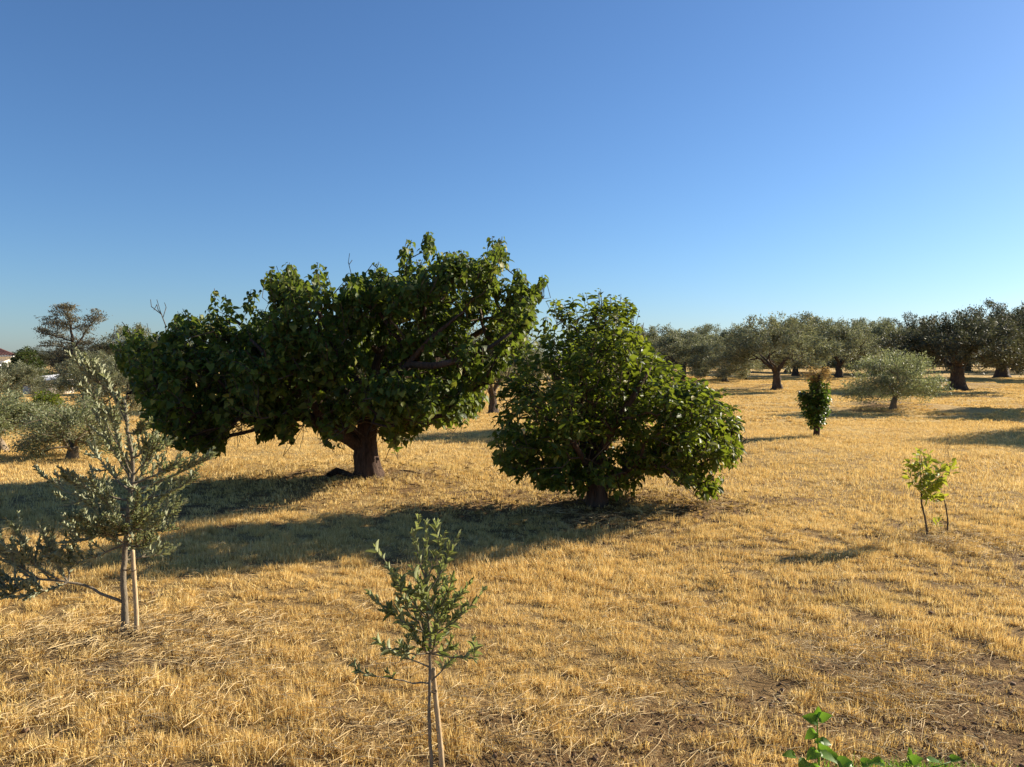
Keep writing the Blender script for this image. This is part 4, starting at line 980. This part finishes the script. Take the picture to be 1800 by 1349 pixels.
# sparse conifer with flat brownish plumes
B = dfix(128, 60); rs = np.random.RandomState(71)
root = empty('conifer_tree', B); tag(root, 'tall sparse brownish conifer with a forked top at the left', 'tree')
sk = Skel()
for pts, r in [([(128, 690, 0), (128, 640, 0), (127, 600, 0), (124, 570, 0), (116, 538, 0)], [.2, .15, .11, .07, .02]), ([(128, 615, 0), (142, 592, .2), (152, 575, .3), (170, 552, .3)], [.09, .07, .05, .02]),
               ([(127, 600, 0), (105, 592, -.3), (80, 586, -.4), (64, 579, -.4)], [.06, .05, .035, .015]), ([(128, 620, 0), (105, 610, .2), (75, 607, .3)], [.05, .04, .015]), ([(125, 580, 0), (105, 565, .3), (90, 552, .4)], [.05, .035, .015]),
               ([(128, 620, 0), (150, 612, -.3), (172, 618, -.4)], [.05, .035, .015])]:
    P = [P3(B, *q) for q in pts]
    if sk.n == 0: P[0] = B
    sk.path(P, r, -1 if sk.n == 0 else sk.near(P[0]), step=.25, rs=rs, wob=.03)
Ps, Ds, Ls = [], [], []
for (cx, cy, rx, ry, n) in [(110, 548, 18, 12, 22), (118, 542, 12, 9, 14), (92, 566, 16, 9, 18), (108, 575, 18, 9, 18), (76, 582, 13, 4, 12), (96, 590, 14, 5, 12), (84, 606, 13, 4, 10), (168, 556, 9, 9, 16), (160, 566, 7, 7, 8), (148, 578, 12, 8, 14),
                            (150, 600, 14, 6, 12), (120, 600, 14, 8, 14), (112, 625, 18, 10, 20), (140, 625, 18, 9, 18), (172, 616, 9, 10, 12), (125, 643, 28, 10, 26), (105, 640, 14, 10, 14), (160, 640, 14, 10, 14), (128, 560, 10, 10, 10)]:
    for _ in range(n):
        a = rs.rand() * 6.28; f = math.sqrt(rs.rand()); t = P3(B, cx + rx * f * math.cos(a), cy + ry * f * math.sin(a), rs.randn() * rx / 1360 * 60 * .45)
        i = sk.connect(t, rs, .3, .03); u = nrm(sk.D[i] + np.array([0, 0, .1]))
        k = 34; p = t + rs.randn(k, 3) * (.22, .22, .09); Ps.append(p); Ds.append(nrm(u + rs.randn(k, 3) * .55)); Ls.append(.20 * (.6 + .7 * rs.rand(k)))
build_skel(sk, root, B, M['bark_olive'], M['bark_olive'], rs, .03, .008, sides=12, rough=.08)
P = np.concatenate(Ps); Ln = np.concatenate(Ls)
build_leaves((P, np.concatenate(Ds), rs.randn(len(P), 3), Ln, Ln * .28), 'diamond', M['needle'], root, B, smooth=False)

#==HOUSE==
def plain(name, col, rough=.8, var=.12, scale=4):
    m, N, L = newmat(name); tc = N.new('ShaderNodeTexCoord'); n = noise(N, L, scale, 5, .6, tc.outputs['Object'])
    c = ramp(N, L, n, [(.3, tuple(v * (1 - var) for v in col)), (.7, tuple(min(1, v * (1 + var)) for v in col))])
    p = N.new('ShaderNodeBsdfPrincipled'); L.new(c, p.inputs[0]); p.inputs['Roughness'].default_value = rough
    o = N.new('ShaderNodeOutputMaterial'); L.new(p.outputs[0], o.inputs[0]); return m
M['render'] = plain('cream_render', (.62, .55, .46)); M['tile'] = plain('clay_tile', (.20, .085, .06), .8, .35, 3); M['glass'] = plain('dark_glass', (.02, .025, .03), .15); M['white'] = plain('white_paint', (.75, .74, .70)); M['sheet'] = plain('pale_sheet', (.55, .56, .57), .5)
B = dfix(19, 72); cor = B
z1 = at(20, 627, 72)[2] - B[2]; z2 = at(0, 607, 72)[2] - B[2]; x1 = cor[0] - B[0]; x0 = x1 - 9.0
root = empty('house', B); tag(root, 'cream house with red clay tile roof at the left edge', 'house'); root.rotation_euler = (0, 0, math.radians(33))
m_ = Mesh(); m_.box(((x0 + x1) / 2, 3.5, z1 / 2 - .2), (4.5, 3.5, z1 / 2 + .2)); wall = m_.build('wall', M['render'], root)
m_ = Mesh(); m_.box(((x0 + x1) / 2, 3.5, z1 + .03), (4.5 + .38, 3.5 + .38, .075)); m_.build('eave', M['white'], root)
m_ = Mesh(); cx_, cy_ = (x0 + x1) / 2, 3.5; hx, hy, rz_ = 4.95, 3.95, z2 + .9; rx_ = hx - hy
def slope(A, Bv, C, D_, n):                                   # tiled roof face with half-round rows running down the slope
    A, Bv, C, D_ = map(np.array, (A, Bv, C, D_)); V = []; k = 6
    nn = nrm(np.cross(Bv - A, D_ - A))
    for i in range(n * k + 1):
        t = i / (n * k); h = .055 * abs(math.sin(t * n * PI))
        for s in np.linspace(0, 1, 9): V.append(A + (Bv - A) * t + ((D_ + (C - D_) * t) - (A + (Bv - A) * t)) * s + nn * (h + .02 * (1 - (s * 8) % 1)))
    I = np.arange(len(V)).reshape(-1, 9); m_.add(np.array(V), None, np.stack([I[:-1, :-1], I[1:, :-1], I[1:, 1:], I[:-1, 1:]], -1).reshape(-1, 4))
e = z1 + .11
c4 = [(cx_ - hx, cy_ - hy, e), (cx_ + hx, cy_ - hy, e), (cx_ + hx, cy_ + hy, e), (cx_ - hx, cy_ + hy, e)]; r1 = (cx_ - rx_, cy_, rz_); r2 = (cx_ + rx_, cy_, rz_)
slope(c4[0], c4[1], r2, r1, 40); slope(c4[1], c4[2], r2, r2, 32); slope(c4[2], c4[3], r1, r2, 40); slope(c4[3], c4[0], r1, r1, 32)
m_.build('roof', M['tile'], root, True)
for wx in (x1 - .75, x1 - 3.4):
    m_ = Mesh(); m_.box((wx, -.01, z1 - 1.0), (.5, .03, .55)); w_ = m_.build('window', M['white'], root)
    for s in (-1, 1):
        m_ = Mesh(); m_.box((wx + s * .225, -.045, z1 - 1.0), (.195, .01, .47)); m_.build('pane', M['glass'], w_)
B = dfix(60, 47); root = empty('shed', B); tag(root, 'low shed with a pale sloping sheet roof among trees at the left', 'shed')
zt = at(60, 664, 47)[2] - B[2]
m_ = Mesh(); m_.box((.15, 1.2, zt / 2 - .25), (1.0, 1.0, zt / 2 + .1)); m_.build('wall', M['render'], root)
m_ = Mesh(); xs_ = np.linspace(-1.0, 1.4, 60); V = []
for x in xs_:
    h = .02 * math.sin(x * 40)
    V += [(x, 0, zt - .25 + .1 * x + h), (x, 2.4, zt + .15 + .1 * x + h), (x, 2.4, zt + .12 + .1 * x + h), (x, 0, zt - .28 + .1 * x + h)]
I = np.arange(len(V)).reshape(-1, 4); Qs = [np.stack([I[:-1, a], I[1:, a], I[1:, (a + 1) % 4], I[:-1, (a + 1) % 4]], -1) for a in range(4)]; m_.add(V, None, np.concatenate(Qs)); m_.build('roof', M['sheet'], root, True)

#==SMALL==
# fallen wood by the big tree, dry weed stalks
def stick(label, pts, radii, seed, cat='branch', mat=None, name='fallen_branch'):
    rs = np.random.RandomState(seed); b = ground(*pts[0]); P = []
    for q in pts:
        g_ = ground(q[0], q[1]); g_[2] += (q[2] if len(q) > 2 else .03); P.append(g_ - b)
    m_ = Mesh(); tube(m_, P, radii, 8, .15, rs); o = m_.build(name, mat or M['bark'], None, True); o.location = b; tag(o, label, cat)
def ground(px, py, *_):
    a, b = ray(px, py); Y = np.concatenate([np.arange(1.5, 60, .02), np.arange(60, 400, .2)]); dz = CH + b * Y - terr(a * Y, Y); i = int(np.argmax(dz < 0))
    return np.array([a * Y[i], Y[i], float(terr(a * Y[i], Y[i]))])
stick('short dark log lying left of the big tree trunk', [(578, 842, .06), (592, 838, .10), (606, 840, .08), (622, 842, .05)], [.05, .06, .05, .03], 1)
stick('thin dark stick lying right of the big tree trunk', [(703, 831, .04), (716, 833, .05), (728, 834, .04), (738, 836, .03)], [.012, .014, .012, .006], 2)
def stalk(label, px, py, h, seed):
    b = ground(px, py); rs = np.random.RandomState(seed); root = empty('weed_stalk', b); tag(root, label, 'weed'); m_ = Mesh()
    P = np.array([(rs.randn() * .01 * k, 0, h * k / 5 - .03) for k in range(6)]); tube(m_, P, np.linspace(.006, .003, 6), 5)
    for k in range(7):
        z = h * (.35 + .6 * rs.rand()); a = rs.rand() * 6.28; p = P[min(4, int(z / h * 5))].copy(); p[2] = z
        tube(m_, [p, p + np.array([math.cos(a), math.sin(a), 1.2]) * .06], [.003, .002], 4)
    m_.build('stem', M['twig'], root)
stalk('thin dry weed stalk standing just above the yellow-green sapling', 1667, 802, .45, 4)
stalk('small dry weed stalk left of the small pale olive tree', 1541, 706, .45, 5)
stalk('small dark twiggy weed standing beside the bushy tree', 1290, 1020, .12, 6)

# fallen leaves under the two leafy trees and soil clods in the bare spots
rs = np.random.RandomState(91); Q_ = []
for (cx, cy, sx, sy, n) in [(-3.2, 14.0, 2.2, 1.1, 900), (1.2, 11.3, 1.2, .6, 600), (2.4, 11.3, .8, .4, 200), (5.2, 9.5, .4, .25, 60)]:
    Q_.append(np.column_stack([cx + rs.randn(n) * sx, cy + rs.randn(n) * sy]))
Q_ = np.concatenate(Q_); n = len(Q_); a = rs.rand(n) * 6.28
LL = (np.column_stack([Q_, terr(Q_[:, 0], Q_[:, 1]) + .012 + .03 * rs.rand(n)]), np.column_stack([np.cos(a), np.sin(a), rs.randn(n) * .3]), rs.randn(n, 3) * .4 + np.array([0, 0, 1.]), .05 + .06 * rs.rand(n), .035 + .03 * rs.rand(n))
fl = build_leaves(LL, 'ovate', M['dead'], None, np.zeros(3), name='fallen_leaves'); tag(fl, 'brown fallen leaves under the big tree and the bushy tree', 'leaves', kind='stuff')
def clod(seed):
    r = np.random.RandomState(seed); Mx = Mesh(); t = (1 + 5 ** .5) / 2
    V = nrm(np.array([(-1, t, 0), (1, t, 0), (-1, -t, 0), (1, -t, 0), (0, -1, t), (0, 1, t), (0, -1, -t), (0, 1, -t), (t, 0, -1), (t, 0, 1), (-t, 0, -1), (-t, 0, 1)])) * (.7 + .5 * r.rand(12, 1)) * (1, .8, .6)
    Mx.add(V, [(0, 11, 5), (0, 5, 1), (0, 1, 7), (0, 7, 10), (0, 10, 11), (1, 5, 9), (5, 11, 4), (11, 10, 2), (10, 7, 6), (7, 1, 8), (3, 9, 4), (3, 4, 2), (3, 2, 6), (3, 6, 8), (3, 8, 9), (4, 9, 5), (2, 4, 11), (6, 2, 10), (8, 6, 7), (9, 8, 1)]); return Mx
M['clod'] = plain('soil_clod', (.17, .10, .05), .95, .5, 60)
ccol = patch_collection('clod', [clod(i) for i in range(5)], M['clod']); y = 2.2 + 11 * rs.rand(30000); x = (rs.rand(30000) * 2 - 1) * (.7 * y + .3)
X = np.column_stack([x, y])[rs.rand(30000) < soil(x, y) * 1.6][:3200]
k = (.006 + .022 * rs.rand(len(X)) ** 3)[:, None]
tag(scatter('soil_clods', ccol, np.column_stack([X, terr(X[:, 0], X[:, 1]) + .002]), np.column_stack([rs.randn(len(X), 2) * .3, rs.rand(len(X)) * 6.28]), np.repeat(k, 3, 1), rs.randint(0, 5, len(X))), 'small brown soil clods in the bare spots between the grass', 'soil', kind='stuff')
